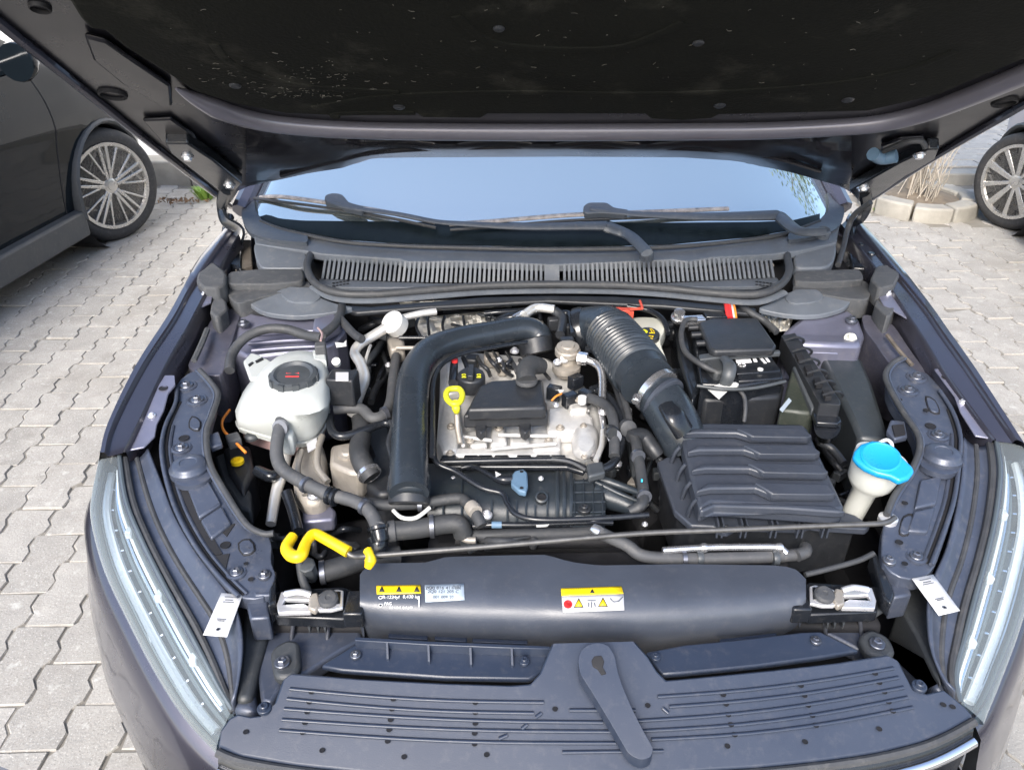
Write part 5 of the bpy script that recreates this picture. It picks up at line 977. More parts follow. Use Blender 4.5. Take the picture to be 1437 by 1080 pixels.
# ================================================================ air-conditioning pipes
tube('ac_line', [(494, 580, .86), (506, 548, .875), (512, 530, .88), (506, 510, .885), (498, 496, .89), (504, 484, .90), (522, 472, .91), (548, 456, .925)], 7.5, 'alu_pipe', CAR, 12, 6, 'bare aluminium air-conditioning pipe behind the tank')
lathe('ac_service_cap', 552, 453, .93, [(11, -14), (17, -12), (17, 4), (13, 8), (9, 10), (0, 10)], 'white_plastic', CAR, (-.4, -.55, .7), 28, 'white round cap on the air-conditioning pipe')
tube('ac_line', [(564, 446, .93), (590, 440, .935), (612, 437, .935)], 5, 'alu_pipe', CAR, 10); tube('thin_pipe', [(520, 484, .90), (512, 510, .88), (504, 560, .85)], 2.4, 'alu_pipe', CAR, 8)
slab('valve_block', [(542, 470), (566, 468), (568, 486), (548, 490)], .89, .04, 'cast', CAR, .006); tube('valve_pipe', [(560, 474, .90), (600, 474, .90)], 3, 'gloss_black', CAR, 8); tube('valve_pipe', [(556, 488, .89), (590, 488, .89)], 3, 'cast', CAR, 8)
# heat shields
def crumpled(name, pts, z, seed, lab=None):
    rnd = random.Random(seed); rows = []; (x0, y0), (x1, y1), (x2, y2), (x3, y3) = pts
    for j in range(9):
        rows.append([])
        for i in range(19):
            u, v = i / 18, j / 8; x = lerp(lerp(x0, x1, u), lerp(x3, x2, u), v); y = lerp(lerp(y0, y1, u), lerp(y3, y2, u), v); rows[-1].append(P(x, y, lerp(z[0], z[1], v) + rnd.uniform(-.004, .004)))
    return grid(name, rows, 'foil', CAR, lab, smooth=15, thick=.001)
crumpled('heat_shield', [(560, 424), (716, 418), (718, 430), (568, 438)], (.90, .885), 1, 'crinkled silver foil along the scuttle edge'); crumpled('heat_shield', [(582, 446), (690, 436), (700, 474), (596, 488)], (.88, .84), 2, 'dimpled silver heat shield behind the intake pipe')
tube('foil_edge', [(566, 436, .90), (620, 432, .90), (700, 428, .90)], 2.4, 'alu_pipe', CAR, 6)
for a in (588, 600, 624, 650): tube('sensor_wire', [(a, 444, .90), (a - 4 + (a % 7), 458, .895), (a + 3, 474, .90)], 2.2, 'gloss_black', CAR, 6)
# ================================================================ charge-air pipe
PIPE = tube('charge_pipe', [(574, 692, .872), (574, 660, .885), (575, 610, .90), (577, 560, .912), (584, 522, .92), (604, 494, .925), (640, 478, .925), (690, 468, .92), (732, 461, .918), (754, 468, .905), (760, 484, .885)], [23, 23, 23, 23, 22.5, 22, 20, 19, 19, 19.5, 18], 'gloss_pipe', CAR, 28, 7, 'fat black charge-air pipe bending round the engine')
tube('pipe_seam', [(606, 640, .90), (607, 580, .915), (609, 535, .925), (622, 510, .93), (650, 496, .93), (700, 486, .925), (740, 480, .92)], 3.2, 'gloss_black', CAR, 8)
lathe('pipe_cuff', 574, 686, .865, [(27, -24), (30, -16), (31, 2), (28, 8), (24, 10)], 'gloss_pipe', PIPE, (0, -.8, -.6), 32); lathe('pipe_cuff', 574, 700, .845, [(29, -8), (29, 6), (26, 8)], 'black_plastic', PIPE, (0, -.7, -.7), 32)
tube('white_ring', [(552, 716, .83), (564, 726, .83), (584, 726, .83), (603, 712, .835)], 3, 'white_plastic', CAR, 8, label='white retaining ring below the charge-air pipe')
lathe('pipe_sleeve', 752, 484, .885, [(24, -12), (25, 8), (20, 10)], 'black_plastic', PIPE, (-.2, .5, .8), 24)
tube('breather_line', [(607, 560, .90), (608, 620, .885), (612, 648, .87), (640, 662, .86), (676, 684, .85), (704, 692, .845), (712, 706, .84), (726, 722, .838), (760, 729, .838), (840, 727, .838), (910, 722, .838)], 4, 'gloss_black', CAR, 10, 6, 'thin black line winding along the intake manifold')
# ================================================================ engine top
HEAD = slab('valve_cover', [(618, 500), (660, 492), (770, 500), (800, 520), (840, 556), (848, 590), (840, 640), (800, 646), (624, 640), (612, 618), (616, 560)], zl(500, .850, 646, .815), .09, 'alu', CAR, .012, 'pale cast aluminium valve cover')
for pts, z, th in (([(620, 566), (646, 562), (646, 604), (640, 632), (622, 634), (614, 616)], .842, .03), ([(690, 596), (708, 594), (712, 622), (688, 624)], .840, .03), ([(748, 606), (786, 604), (788, 630), (746, 632)], .838, .03), ([(768, 572), (812, 566), (832, 584), (834, 604), (768, 606)], .85, .03), ([(618, 626), (720, 628), (786, 626), (788, 640), (624, 638)], .835, .03), ([(796, 560), (820, 556), (826, 572), (800, 576)], .86, .03), ([(624, 505), (654, 500), (656, 545), (628, 552)], .856, .02), ([(655, 604), (682, 602), (684, 624), (660, 626)], .838, .03), ([(714, 604), (742, 604), (744, 622), (716, 624)], .832, .02)):
    slab('cover_casting', pts, z, th, 'alu', HEAD, .006)
for x, y, z in ((633, 598, .846), (632, 636, .84), (812, 560, .868), (786, 600, .853), (700, 600, .845), (660, 618, .842), (770, 618, .842)): bolt(x, y, z, 6, HEAD, 'cast')
for a, b in (((640, 575), (650, 625)), ((690, 630), (780, 622)), ((770, 588), (830, 588)), ((700, 610), (780, 612)), ((648, 612), (690, 618)), ((770, 580), (826, 576))): tube('casting_ridge', [(*a, .846), (*b, .846)], 2.8, 'alu', HEAD, 8)
loft('thermostat_housing', [ring([(802, 610), (812, 596), (826, 593), (838, 603), (840, 622), (832, 638), (818, 646), (804, 636)], .845), ring([(804, 610), (813, 598), (826, 595), (837, 604), (838, 622), (831, 636), (818, 643), (806, 634)], .853), ring([(812, 612), (819, 604), (828, 603), (833, 610), (833, 622), (827, 631), (819, 634), (812, 626)], .866)], 'alu', CAR, 'egg shaped aluminium thermostat housing')
bolt(819, 597, .86, 5, HEAD, 'cast'); bolt(820, 640, .856, 5, HEAD, 'cast')
EC = slab('engine_cover', [(672, 541), (690, 533), (730, 531), (762, 531), (766, 571), (655, 574)], .910, .028, 'black_plastic', CAR, .006, 'small black box-shaped engine cover')
slab('cover_skirt', [(660, 566), (767, 563), (769, 580), (650, 583)], .890, .030, 'black_plastic', EC, .004)
for x in (675, 737): slab('cover_lug', [(x - 9, 588), (x + 9, 588), (x + 7, 602), (x, 607), (x - 7, 602)], .868, .02, 'black_plastic', EC, .003)
# oil cap and dipstick
oc = P(661, 526, .915); k = mpp(oc); bm = bmesh.new(); add_lathe(bm, [(a * k, b * k) for a, b in ((20, -22), (20, -4), (19, 0), (16, 2), (0, 2))], oc, Vector((0, -.12, 1)), 28); add_box(bm, oc + Vector((0, -.003, 5 * k)), 8 * k, 34 * k, 9 * k); OC = link('oil_cap', mesh('oil_cap', bm, 35), 'black_plastic', CAR, label='black oil filler cap with yellow pictograms', bevel=.0015)
for x in (651, 672): lathe('pictogram', x, 526, .9185, [(3.2, 0), (3.2, .4), (1.8, .4), (1.8, 0)], 'lime', OC, n=10); tube('pictogram', [(x - 3, 529, .919), (x + 3, 529, .919)], .8, 'lime', OC, 5)
dp = [(637, 545), (645, 546), (649, 554), (646, 563), (638, 567), (630, 563), (626, 555), (629, 547), (637, 545)]
DIP = tube('dipstick', [(x, y, .925) for x, y in dp], 4.2, 'lime', CAR, 10, 4, 'yellow ring handle of the oil dipstick'); tube('dipstick_stem', [(638, 564, .922), (640, 573, .915), (641, 578, .905)], [6, 6, 4], 'lime', DIP, 10); tube('dipstick_tube', [(641, 577, .90), (642, 600, .875), (646, 622, .855)], 4, 'cast', DIP, 8)
tube('coil_plug', [(636, 538, .90), (637, 518, .905), (638, 504, .91)], [7, 6, 5], 'gloss_black', CAR, 10); lathe('coil_lock', 638, 506, .917, [(4.5, -2), (4.5, 2), (0, 3)], 'red', CAR)
tube('coil_wire', [(650, 502, .90), (655, 514, .90), (656, 520, .90)], 3.5, 'gloss_black', CAR, 8)
rnd = random.Random(11)
for i in range(9): x = 676 + i * 10 + rnd.uniform(-3, 3); y = 506 + rnd.uniform(-6, 10); tube('coil_wire', [(x - 6, y - 8, .87), (x, y + 2, .89), (x + rnd.uniform(-6, 10), y + 10, .885), (x + 12, y + 18, .86)], rnd.uniform(2, 4), rnd.choice(('gloss_black', 'rubber', 'black_plastic')), CAR, 8)
for x, y, w in ((662, 500, .03), (690, 497, .035), (705, 508, .02), (724, 512, .02)): box('coil_body', x, y, .875, w, .03, .03, rnd.choice(('cast', 'alu', 'black_plastic')), CAR, rz=rnd.uniform(-30, 30), bevel=.005)
tube('breather_elbow', [(739, 535, .92), (738, 520, .93), (746, 512, .93), (760, 514, .915)], [13, 14, 14, 11], 'hose', CAR, 14, 6, 'short black breather elbow beside the engine cover'); lathe('elbow_ring', 739, 534, .918, [(15, -3), (16, 0), (15, 3)], 'grey_hose', CAR)
# high-pressure pump
HP = lathe('fuel_pump', 797, 486, .925, [(18, -44), (18, -30), (14, -28), (14, -14), (18, -12), (18, -5), (16, -3), (16, 0), (10, 1), (9, 3), (0, 3.5)], 'cast', CAR, (0, -.1, 1), 28, 'round silver high-pressure fuel pump'); lathe('pump_flange', 795, 512, .885, [(20, -8), (20, 0), (14, 1)], 'cast', HP)
lathe('pump_port', 792, 503, .905, [(6, 0), (6, 4), (3, 5), (0, 4)], 'steel', HP, (0, -.9, .3)); bolt(782, 508, .90, 6, HP, 'zinc')
lathe('pump_nut', 818, 503, .91, [(7, -8), (9, -7), (9, 6), (7, 7)], 'steel', HP, (.9, -.35, 0), 6); tube('fuel_pipe', [(822, 504, .91), (838, 512, .905), (845, 528, .90), (845, 560, .885)], 5.5, 'steel', CAR, 10, 6, 'bright steel fuel pipe curving from the pump')
tube('fuel_pipe', [(842, 568, .87), (846, 590, .86), (848, 610, .855), (844, 628, .845), (832, 644, .84)], 4.5, 'steel', CAR, 10); tube('purge_line', [(820, 490, .91), (836, 492, .905)], 5, 'gloss_black', CAR, 8)
for x, y, z, s in ((808, 527, .885, .03), (800, 552, .88, .03), (822, 548, .885, .028), (778, 542, .87, .03), (838, 542, .87, .03)): box('plug', x, y, z, s, s * .7, .03, 'gloss_black', CAR, rz=rnd.uniform(-40, 40), bevel=.003)
tube('wire', [(774, 562, .895), (780, 556, .90), (788, 552, .90)], 1.5, 'orange', CAR, 5); lathe('white_plug', 817, 560, .885, [(6, -6), (6, 4), (0, 5)], 'white_plastic', CAR); slab('white_arrow', [(783, 546), (792, 547), (786, 552)], .90, .002, 'white_plastic', CAR, 0)
# heater hoses and looms on the gearbox side
for pts, r, m in (([(826, 558, .88), (846, 566, .885), (858, 580, .885), (862, 604, .88), (862, 640, .86)], 7.5, 'rubber'), ([(840, 548, .87), (856, 560, .875), (870, 586, .87), (872, 620, .86), (860, 650, .85), (838, 660, .845)], 6, 'gloss_black'), ([(870, 545, .88), (880, 575, .875), (884, 600, .87)], 5, 'rubber'), ([(846, 604, .86), (844, 626, .855), (836, 646, .85)], 4, 'alu_pipe'), ([(884, 600, .875), (892, 620, .87), (897, 650, .86), (903, 690, .845), (900, 708, .84), (884, 718, .83)], 8, 'hose'), ([(848, 520, .88), (862, 540, .88), (874, 580, .87), (878, 606, .87)], 4, 'black_plastic')):
    tube('engine_hose', pts, r, m, CAR, 10)
tube('dot_mark', [(899.5, 674, .874), (901.5, 674, .874)], 2.6, 'cyan', CAR, 8); lathe('hose_joint', 858, 606, .885, [(9, -8), (10, -4), (10, 6), (8, 8)], 'gloss_black', CAR, (.2, -.9, .3)); lathe('hose_joint', 880, 600, .88, [(9, -10), (12, -4), (12, 6), (8, 8)], 'rubber', CAR, (.2, -.9, .3))
tube('corner_elbow', [(884, 612, .875), (902, 612, .865), (916, 630, .85), (924, 640, .84)], [9, 12, 12, 10], 'black_plastic', CAR, 12)
# top wiring behind the engine
for pts, r, m in (([(680, 440, .915), (700, 438, .92), (730, 436, .92), (752, 432, .92)], 4, 'gloss_black'), ([(700, 452, .91), (716, 446, .925), (734, 448, .92)], 8, 'gloss_black'), ([(720, 446, .93), (736, 438, .935), (752, 436, .935)], 4, 'steel'), ([(736, 442, .935), (752, 432, .94), (778, 434, .94)], 6.5, 'alu_pipe'), ([(778, 436, .935), (790, 448, .925), (786, 470, .92)], 7, 'black_plastic'), ([(786, 440, .93), (800, 442, .93), (804, 470, .92)], 5, 'gloss_black'), ([(770, 426, .92), (800, 422, .92), (850, 426, .92), (880, 430, .92)], 2.6, 'gloss_black'), ([(700, 426, .92), (740, 424, .92)], 2.4, 'gloss_black'), ([(668, 470, .9), (676, 462, .905), (690, 460, .9)], 6, 'gloss_black')):
    tube('rear_loom', pts, r, m, CAR, 8)
for x, y in ((792, 456), (796, 474), (778, 446)): box('rear_plug', x, y, .925, .03, .02, .03, 'black_plastic', CAR, rz=10)
# ================================================================ intake manifold
MAN = bpy.data.objects.new('intake_manifold', None); col.objects.link(MAN); MAN.parent = CAR; MAN.location = -Vector(CAR['at']); MAN['label'] = 'ribbed black plastic intake manifold'
rows = []
for i in range(9):
    t = i / 8; rows.append([P(x, lerp(650, 738, t), .775 + .045 * math.sin(math.pi * (.15 + .8 * t))) for x in range(600, 812, 12)])
grid('manifold_body', rows, 'manifold', MAN, smooth=60)
for x, y0, y1 in ((622, 690, 735), (648, 655, 735), (668, 700, 735), (690, 702, 736), (712, 700, 736), (725, 702, 736), (738, 704, 736), (751, 708, 736), (768, 690, 736), (782, 656, 738), (792, 654, 738), (802, 655, 738)):
    pts = [(x, lerp(y0, y1, i / 6), .775 + .045 * math.sin(math.pi * (.15 + .8 * ((lerp(y0, y1, i / 6) - 650) / 88))) + .004) for i in range(7)]
    tube('manifold_rib', pts, 1.6 if x < 778 else 3, 'manifold', MAN, 6, 1)
mg = slab('runner_plate', [(802, 672), (845, 668), (850, 700), (850, 722), (804, 724)], .815, .04, 'manifold', MAN, .005)
for i in range(4): tube('grid_rib', [(806 + i * 13, 672, .819), (807 + i * 13, 722, .819)], 1.4, 'manifold', MAN, 6, 1)
for i in range(4): tube('grid_rib', [(803, 677 + i * 14, .819), (849, 676 + i * 14, .819)], 1.4, 'manifold', MAN, 6, 1)
for pts, r in (([(834, 692, .795), (866, 702, .79), (892, 714, .785)], [20, 16, 10]), ([(832, 668, .82), (866, 680, .815), (894, 690, .805)], [7, 6, 5]), ([(836, 676, .82), (868, 692, .81), (898, 704, .80)], [4, 4, 3])): tube('runner', pts, r, 'manifold', MAN, 12)
lathe('manifold_port', 760, 697, .828, [(9, -8), (9, 1), (6, 2), (5.5, -4), (0, -5)], 'manifold', MAN, (0, -.5, .86)); hole(760, 697, .832, 6.5, MAN, name='port_opening')
bolt(820, 714, .825, 9, MAN, 'black_plastic'); bolt(683, 722, .825, 8, MAN, 'zinc'); bolt(759, 671, .828, 4, MAN, 'zinc')
slab('coolant_rail', [(620, 648), (800, 646), (822, 656), (820, 662), (795, 654), (622, 654)], .832, .012, 'gloss_black', MAN, .004)
tube('loom_rail', [(618, 648, .84), (700, 646, .842), (780, 645, .842), (806, 650, .842), (826, 660, .84)], 4.5, 'gloss_black', MAN, 10); tube('loom_rail', [(774, 644, .845), (800, 648, .845), (822, 659, .843)], 2.5, 'grey_hose', MAN, 8)
for x in range(630, 790, 26): box('injector_clip', x + rnd.uniform(-5, 5), 641, .84, .028, .018, .02, 'gloss_black', MAN, bevel=.003)
slab('loom_sleeve', [(823, 650), (846, 646), (850, 662), (826, 668)], .858, .016, 'cap_grey', MAN, .004)
SEN = slab('pressure_sensor', [(718, 666), (722, 660), (734, 657), (740, 662), (741, 680), (738, 690), (728, 688), (717, 678)], .845, .012, 'sensor_blue', CAR, .003, 'blue grey pressure sensor on the manifold'); hole(732, 661, .8462, 2.6, SEN); hole(732, 684, .8462, 2.6, SEN)
tube('sensor_plug', [(718, 672, .84), (706, 673, .84), (694, 670, .84)], [7, 7, 5], 'gloss_black', SEN, 8); tube('sensor_wire', [(694, 670, .842), (680, 662, .842), (664, 654, .84), (648, 656, .835)], 3.4, 'gloss_black', SEN, 8)
slab('white_arrow', [(695, 661), (703, 665), (696, 669)], .85, .001, 'white_plastic', SEN, 0)
# lower front lines
for pts, r, m in (([(664, 738, .81), (690, 736, .815), (740, 736, .815), (810, 733, .815), (860, 733, .812)], 4, 'gloss_black'), ([(690, 736, .816), (704, 736, .816)], 5, 'sensor_blue'), ([(660, 752, .78), (720, 750, .78), (800, 748, .78), (830, 746, .78)], 9, 'rubber'), ([(640, 742, .80), (652, 756, .79), (668, 758, .79)], 5, 'cast'), ([(836, 744, .815), (852, 752, .81), (880, 765, .80), (904, 780, .79), (960, 784, .785), (1060, 782, .785), (1116, 778, .785), (1128, 774, .785)], 9, 'grey_hose'), ([(930, 772, .80), (990, 768, .80), (1060, 767, .80), (1092, 768, .80), (1104, 776, .795)], 5, 'steel'), ([(640, 758, .76), (700, 760, .76), (860, 758, .76)], 10, 'dark')):
    tube('front_line', pts, r, m, CAR, 10)
lathe('line_clip', 838, 745, .817, [(8, -7), (9, 0), (8, 7)], 'steel', CAR, (.7, -.7, 0)); slab('white_mark', [(752, 736), (771, 735), (768, 738), (753, 739)], .82, .001, 'white_plastic', CAR, 0)
tube('hose_end', [(1118, 779, .79), (1130, 774, .79), (1130, 768, .785)], 9, 'grey_hose', CAR, 10)
for x in (982, 1088): lathe('line_clamp', x, 783, .787, [(10, -4), (11, 0), (10, 4)], 'cap_grey', CAR, (1, 0, 0)); lathe('line_clamp', x + 6, 768, .802, [(6, -4), (7, 0), (6, 4)], 'steel', CAR, (1, 0, 0))
slab('fan_shroud', [(560, 776), (1100, 768), (1110, 792), (840, 796), (790, 792), (560, 790)], .74, .1, 'dark', CAR, .006)
# ================================================================ engine air intake
HOSE_R = 44
path = smooth_path([P(822, 462, .905), P(848, 462, .925), P(868, 482, .93), P(888, 508, .93), P(908, 536, .925)], 14); bm = bmesh.new(); k = mpp(path[0]); N_ = len(path); rr = []
full = []
for i in range(N_ * 3 - 2):
    a, f = divmod(i, 3); full.append(path[a].lerp(path[min(a + 1, N_ - 1)], f / 3))
rr = [k * (31 + (2.5 if i / len(full) > .25 else 0) + (2.6 * math.sin(i * 2 * math.pi / 6.0) if .36 < i / len(full) < .86 else 0)) for i in range(len(full))]
add_tube(bm, full, rr, 32); AIR = link('intake_hose', mesh('intake_hose', bm, 60), 'gloss_pipe', CAR, label='black corrugated air intake hose')
lathe('hose_band', 818, 465, .90, [(33, -8), (35, -4), (35, 6), (31, 9)], 'gloss_black', AIR, (-.8, .1, -.3), 32)
lathe('worm_clamp', 921, 549, .917, [(33, -4), (35.5, -4), (35.5, 5), (33, 5)], 'steel', AIR, (.55, -.75, -.2), 36); lathe('clamp_screw', 893, 560, .925, [(5, -6), (6, -5), (6, 6), (0, 7)], 'steel', AIR, (.3, .8, .2), 8)
lathe('duct_band', 930, 560, .912, [(33, -3), (35.5, -1), (35.5, 4), (33, 6)], 'airbox_plastic', AIR, (.55, -.75, -.2), 36)
tube('airbox_duct', [(922, 552, .915), (938, 576, .90), (952, 602, .88), (962, 626, .85)], [33, 34, 33, 32], 'gloss_pipe', CAR, 24, 6, 'black duct feeding the intake hose'); tube('duct_boss', [(936, 568, .945), (948, 586, .935), (960, 606, .91)], [14, 17, 17], 'gloss_black', CAR, 16, flat=.55)
# ================================================================ air filter box
zt = zl(595, .892, 715, .868)
AB = slab('air_filter_box', [(953, 600), (962, 594), (1000, 592), (1124, 594), (1134, 602), (1150, 636), (1186, 712), (1170, 716), (1080, 709), (1000, 704), (982, 714), (968, 664)], zt, .034, 'airbox_plastic', CAR, .006, 'ribbed black plastic air filter box')
def zoomed(L): return [(900 + x / 4.49, 560 + y / 4.49) for x, y in L]
for L in ([(262, 214), (330, 182), (600, 186), (1020, 186), (1078, 236), (1050, 246), (700, 240), (600, 210), (345, 208)], [(290, 330), (360, 290), (640, 292), (1070, 292), (1132, 338), (1100, 352), (740, 350), (650, 318), (372, 318)], [(316, 446), (390, 405), (670, 408), (1122, 414), (1182, 462), (1150, 474), (765, 466), (685, 436), (405, 434)], [(345, 578), (422, 525), (712, 528), (1172, 540), (1232, 594), (1190, 606), (820, 602), (722, 558), (436, 560)]):
    slab('box_rib', zoomed(L), lambda x, y: zt(x, y) + .013, .014, 'airbox_plastic', AB, .003, seg=2)
# broader crowned bars on one half of each rib
for L in ([(600, 182), (1020, 180), (1075, 228), (1050, 240), (700, 234)], [(640, 286), (1070, 286), (1130, 332), (1100, 346), (745, 344)], [(670, 400), (1122, 408), (1180, 456), (1150, 468), (768, 460)], [(712, 522), (1172, 534), (1230, 588), (1190, 600), (824, 596)]):
    slab('rib_bar', zoomed(L), lambda x, y: zt(x, y) + .0165, .012, 'airbox_plastic', AB, .002, seg=2)
slab('box_rim', zoomed([(362, 694), (450, 650), (700, 650), (1190, 668), (1292, 704), (1240, 708), (900, 684), (460, 672), (385, 706)]), lambda x, y: zt(x, y) + .004, .014, 'airbox_plastic', AB, .003)
for i in range(5): x = lerp(945, 976, i / 4); y = lerp(608, 706, i / 4); tube('side_fin', [(x + 2, y - 6, .885 - i * .004), (x - 6, y + 4, .868 - i * .004), (x - 11, y + 18, .84 - i * .004)], 3, 'airbox_plastic', AB, 8)
LOW = slab('filter_box_base', [(922, 648), (936, 640), (954, 640), (966, 660), (1168, 712), (1200, 722), (1222, 736), (1216, 742), (1150, 738), (1136, 736), (1128, 740), (1034, 738), (1022, 745), (1012, 744), (1000, 738), (970, 737), (946, 716)], zl(640, .842, 745, .818), .014, 'airbox_plastic', CAR, .003)
slab('filter_box_tub', [(930, 652), (950, 646), (1170, 716), (1206, 728), (1128, 734), (1034, 732), (974, 730), (952, 712)], zl(640, .825, 745, .800), .12, 'black_plastic', CAR, .006)
for x in (1008, 1041, 1083, 1120, 1155):
    for d in (-3.5, 3.5): bm = bmesh.new(); a = P(x + d, 714, .842); add_prism(bm, [a + Vector((-.0015, .01, 0)), a + Vector((.0015, .01, 0)), a + Vector((.0015, -.028, -.01)), a + Vector((-.0015, -.028, -.01))], Vector((0, 0, -.03))); link('box_fin', mesh('fin', bm), 'airbox_plastic', AB)
for x, y in ((1018, 739), (1147, 735), (953, 714), (926, 646)): bolt(x, y, .815 if y > 700 else .838, 6, LOW, 'black_plastic')
# ================================================================ battery and its neighbours
zb_ = .905
BAT = slab('battery', [(972, 470), (1062, 456), (1100, 531), (1040, 540), (984, 538)], zb_, .19, 'gloss_black', CAR, .005, 'black car battery behind the air filter box')
slab('battery_case', [(976, 538), (1040, 546), (1102, 536), (1096, 556), (988, 560)], .872, .17, 'black_plastic', BAT, .008); tube('case_rim', [(978, 541, .912), (1020, 546, .912), (1060, 544, .912), (1102, 535, .912)], 2.6, 'cap_grey', BAT, 8)
slab('battery_label', [(1028, 498), (1080, 496), (1096, 520), (1034, 524)], .913, .006, 'gloss_black', BAT, .002); slab('battery_lip', [(1034, 519), (1096, 515), (1100, 530), (1036, 534)], .909, .02, 'gloss_black', BAT, .004)
for pts in ([(1031, 501), (1052, 500), (1055, 508), (1034, 509)], [(1055, 500), (1060, 500), (1063, 507), (1058, 507)], [(1064, 500), (1068, 500), (1076, 509), (1072, 509)], [(1071, 499), (1075, 499), (1081, 507), (1077, 507)]): slab('label_print', pts, .9145, .001, 'print_white', BAT, 0)
lathe('plus_mark', 1041, 512, .9142, [(5.5, 0), (5.5, .6), (0, .6)], 'print_white', BAT, n=16); slab('plus_bar', [(1037, 511.5), (1045, 511), (1045, 512.7), (1037, 513)], .9153, .0005, 'print_black', BAT, 0); slab('plus_bar', [(1040, 509), (1041.6, 509), (1042.4, 515), (1040.8, 515)], .9155, .0005, 'print_black', BAT, 0); lathe('white_stud', 1067, 518, .915, [(4, -1), (4, 1), (0, 2)], 'white_plastic', BAT)
slab('battery_lid', [(980, 452), (998, 446), (1062, 445), (1066, 450), (1090, 484), (1086, 489), (1004, 492), (996, 488)], .945, .018, 'black_plastic', BAT, .005, 'flat black lid on the battery')
for y in (482, 492): pass
for y, x in ((482, 985), (470, 978), (460, 974)): tube('lid_hinge', [(x - 8, y, .93), (x + 14, y - 1, .932)], 4.5, 'black_plastic', BAT, 8, 1)
slab('hold_bar', [(980, 497), (1006, 493), (1094, 490), (1096, 494), (1030, 498), (982, 504)], .93, .012, 'cap_grey', BAT, .003); slab('terminal_cover', [(984, 500), (1016, 497), (1024, 505), (1022, 520), (1004, 522)], .925, .03, 'cladding', BAT, .006)
tube('strap', [(1016, 502, .935), (1024, 512, .94), (1022, 528, .925), (1016, 542, .90)], [7, 9, 9, 8], 'cap_grey', BAT, 8, 5, flat=.5); slab('paper_tag', [(993, 546), (1012, 537), (1030, 540), (1009, 560)], .905, .001, 'white_plastic', BAT, 0, 'white diamond paper tag hanging on the battery'); lathe('tag_tie', 1031, 541, .905, [(5, -3), (5, 3), (0, 4)], 'white_plastic', BAT)
tube('battery_cable', [(1034, 544, .905), (1044, 556, .895), (1046, 574, .88), (1044, 592, .86)], 3, 'rubber', BAT, 8); tube('battery_cable', [(978, 448, .945), (962, 450, .945), (956, 470, .94), (962, 494, .935), (985, 512, .93), (1006, 522, .92)], 4, 'rubber', BAT, 8)
lathe('terminal_clamp', 953, 441, .945, [(10, -10), (11, -4), (8, 0), (8, 5), (0, 6)], 'steel', BAT, (0, -.3, .9), 10); box('terminal_block', 974, 445, .945, .05, .025, .02, 'steel', BAT, rz=8); box('terminal_block', 1004, 440, .945, .05, .03, .03, 'gloss_black', BAT, rz=0)
for i, (x, m) in enumerate(((1020, 'red'), (1024, 'red'), (1028, 'sticker'), (1031, 'orange'))): tube('fuse_cable', [(x - 2, 424, .95), (x, 434, .95), (x + 2, 446, .94)], 3 if i < 2 else 1.8, m, BAT, 8)
tube('loom', [(1036, 426, .94), (1052, 438, .935), (1072, 450, .92), (1090, 466, .91)], 5, 'rubber', CAR, 8); slab('battery_side', [(946, 452), (968, 466), (984, 540), (972, 560), (952, 500)], .885, .2, 'gloss_black', CAR, .01)
crumpled('sound_foil', [(1066, 436), (1118, 436), (1106, 464), (1080, 466)], (.915, .90), 5)
# relay and fuse carrier
FC = slab('fuse_carrier', [(1096, 470), (1116, 466), (1180, 562), (1180, 568), (1150, 566)], zl(470, .925, 566, .905), .05, 'black_plastic', CAR, .003, 'black fuse carrier rail beside the battery')
for i in range(6): t = i / 5.5; x, y = lerp(1108, 1168, t), lerp(478, 562, t); tube('carrier_loop', [(x - 8, y, .925), (x + 10, y - 5, .935), (x + 20, y - 1, .925), (x + 18, y + 4, .915)], 1.8, 'black_plastic', FC, 6)
for i in range(4): x, y = lerp(1122, 1160, i / 3), lerp(500, 552, i / 3); slab('carrier_pocket', [(x - 6, y - 5), (x + 3, y - 6), (x + 8, y + 4), (x - 1, y + 5)], .925, .01, 'dark', FC, .001)
slab('engine_computer', [(1112, 514), (1120, 514), (1146, 568), (1144, 578), (1136, 580), (1094, 574), (1100, 560)], zl(514, .90, 580, .87), .15, 'ecu', CAR, .008, 'olive black engine computer beside the battery'); slab('computer_edge', [(1112, 513), (1118, 513), (1146, 568), (1140, 574)], zl(513, .906, 574, .884), .02, 'cap_grey', CAR, .004)
slab('barcode_label', [(1094, 574), (1107, 558), (1111, 562), (1098, 578)], .892, .001, 'sticker_blue', CAR, 0)
slab('wheel_arch_panel', [(1148, 492), (1158, 486), (1190, 490), (1210, 502), (1226, 540), (1242, 590), (1250, 618), (1206, 614), (1196, 590), (1172, 540)], zl(486, .885, 618, .835), .14, 'panel_dark', CAR, .01, 'long smooth black cover between fuse rail and wing')
RL = loft('round_relay', [ring([(1140, 586), (1152, 580), (1170, 580), (1180, 588), (1178, 606), (1164, 616), (1146, 610)], .865), ring([(1142, 594), (1152, 588), (1170, 588), (1178, 596), (1176, 612), (1162, 622), (1148, 618)], .84)], 'gloss_black', CAR, 'domed black relay with a square lid'); slab('relay_lid', [(1140, 578), (1150, 574), (1172, 576), (1182, 590), (1176, 594), (1146, 592)], .878, .012, 'gloss_black', RL, .003); box('relay_pin', 1158, 570, .89, .025, .02, .03, 'cream_plastic', RL)
tube('side_loom', [(1150, 620, .83), (1168, 630, .82), (1184, 650, .81)], 6, 'black_plastic', CAR, 8)
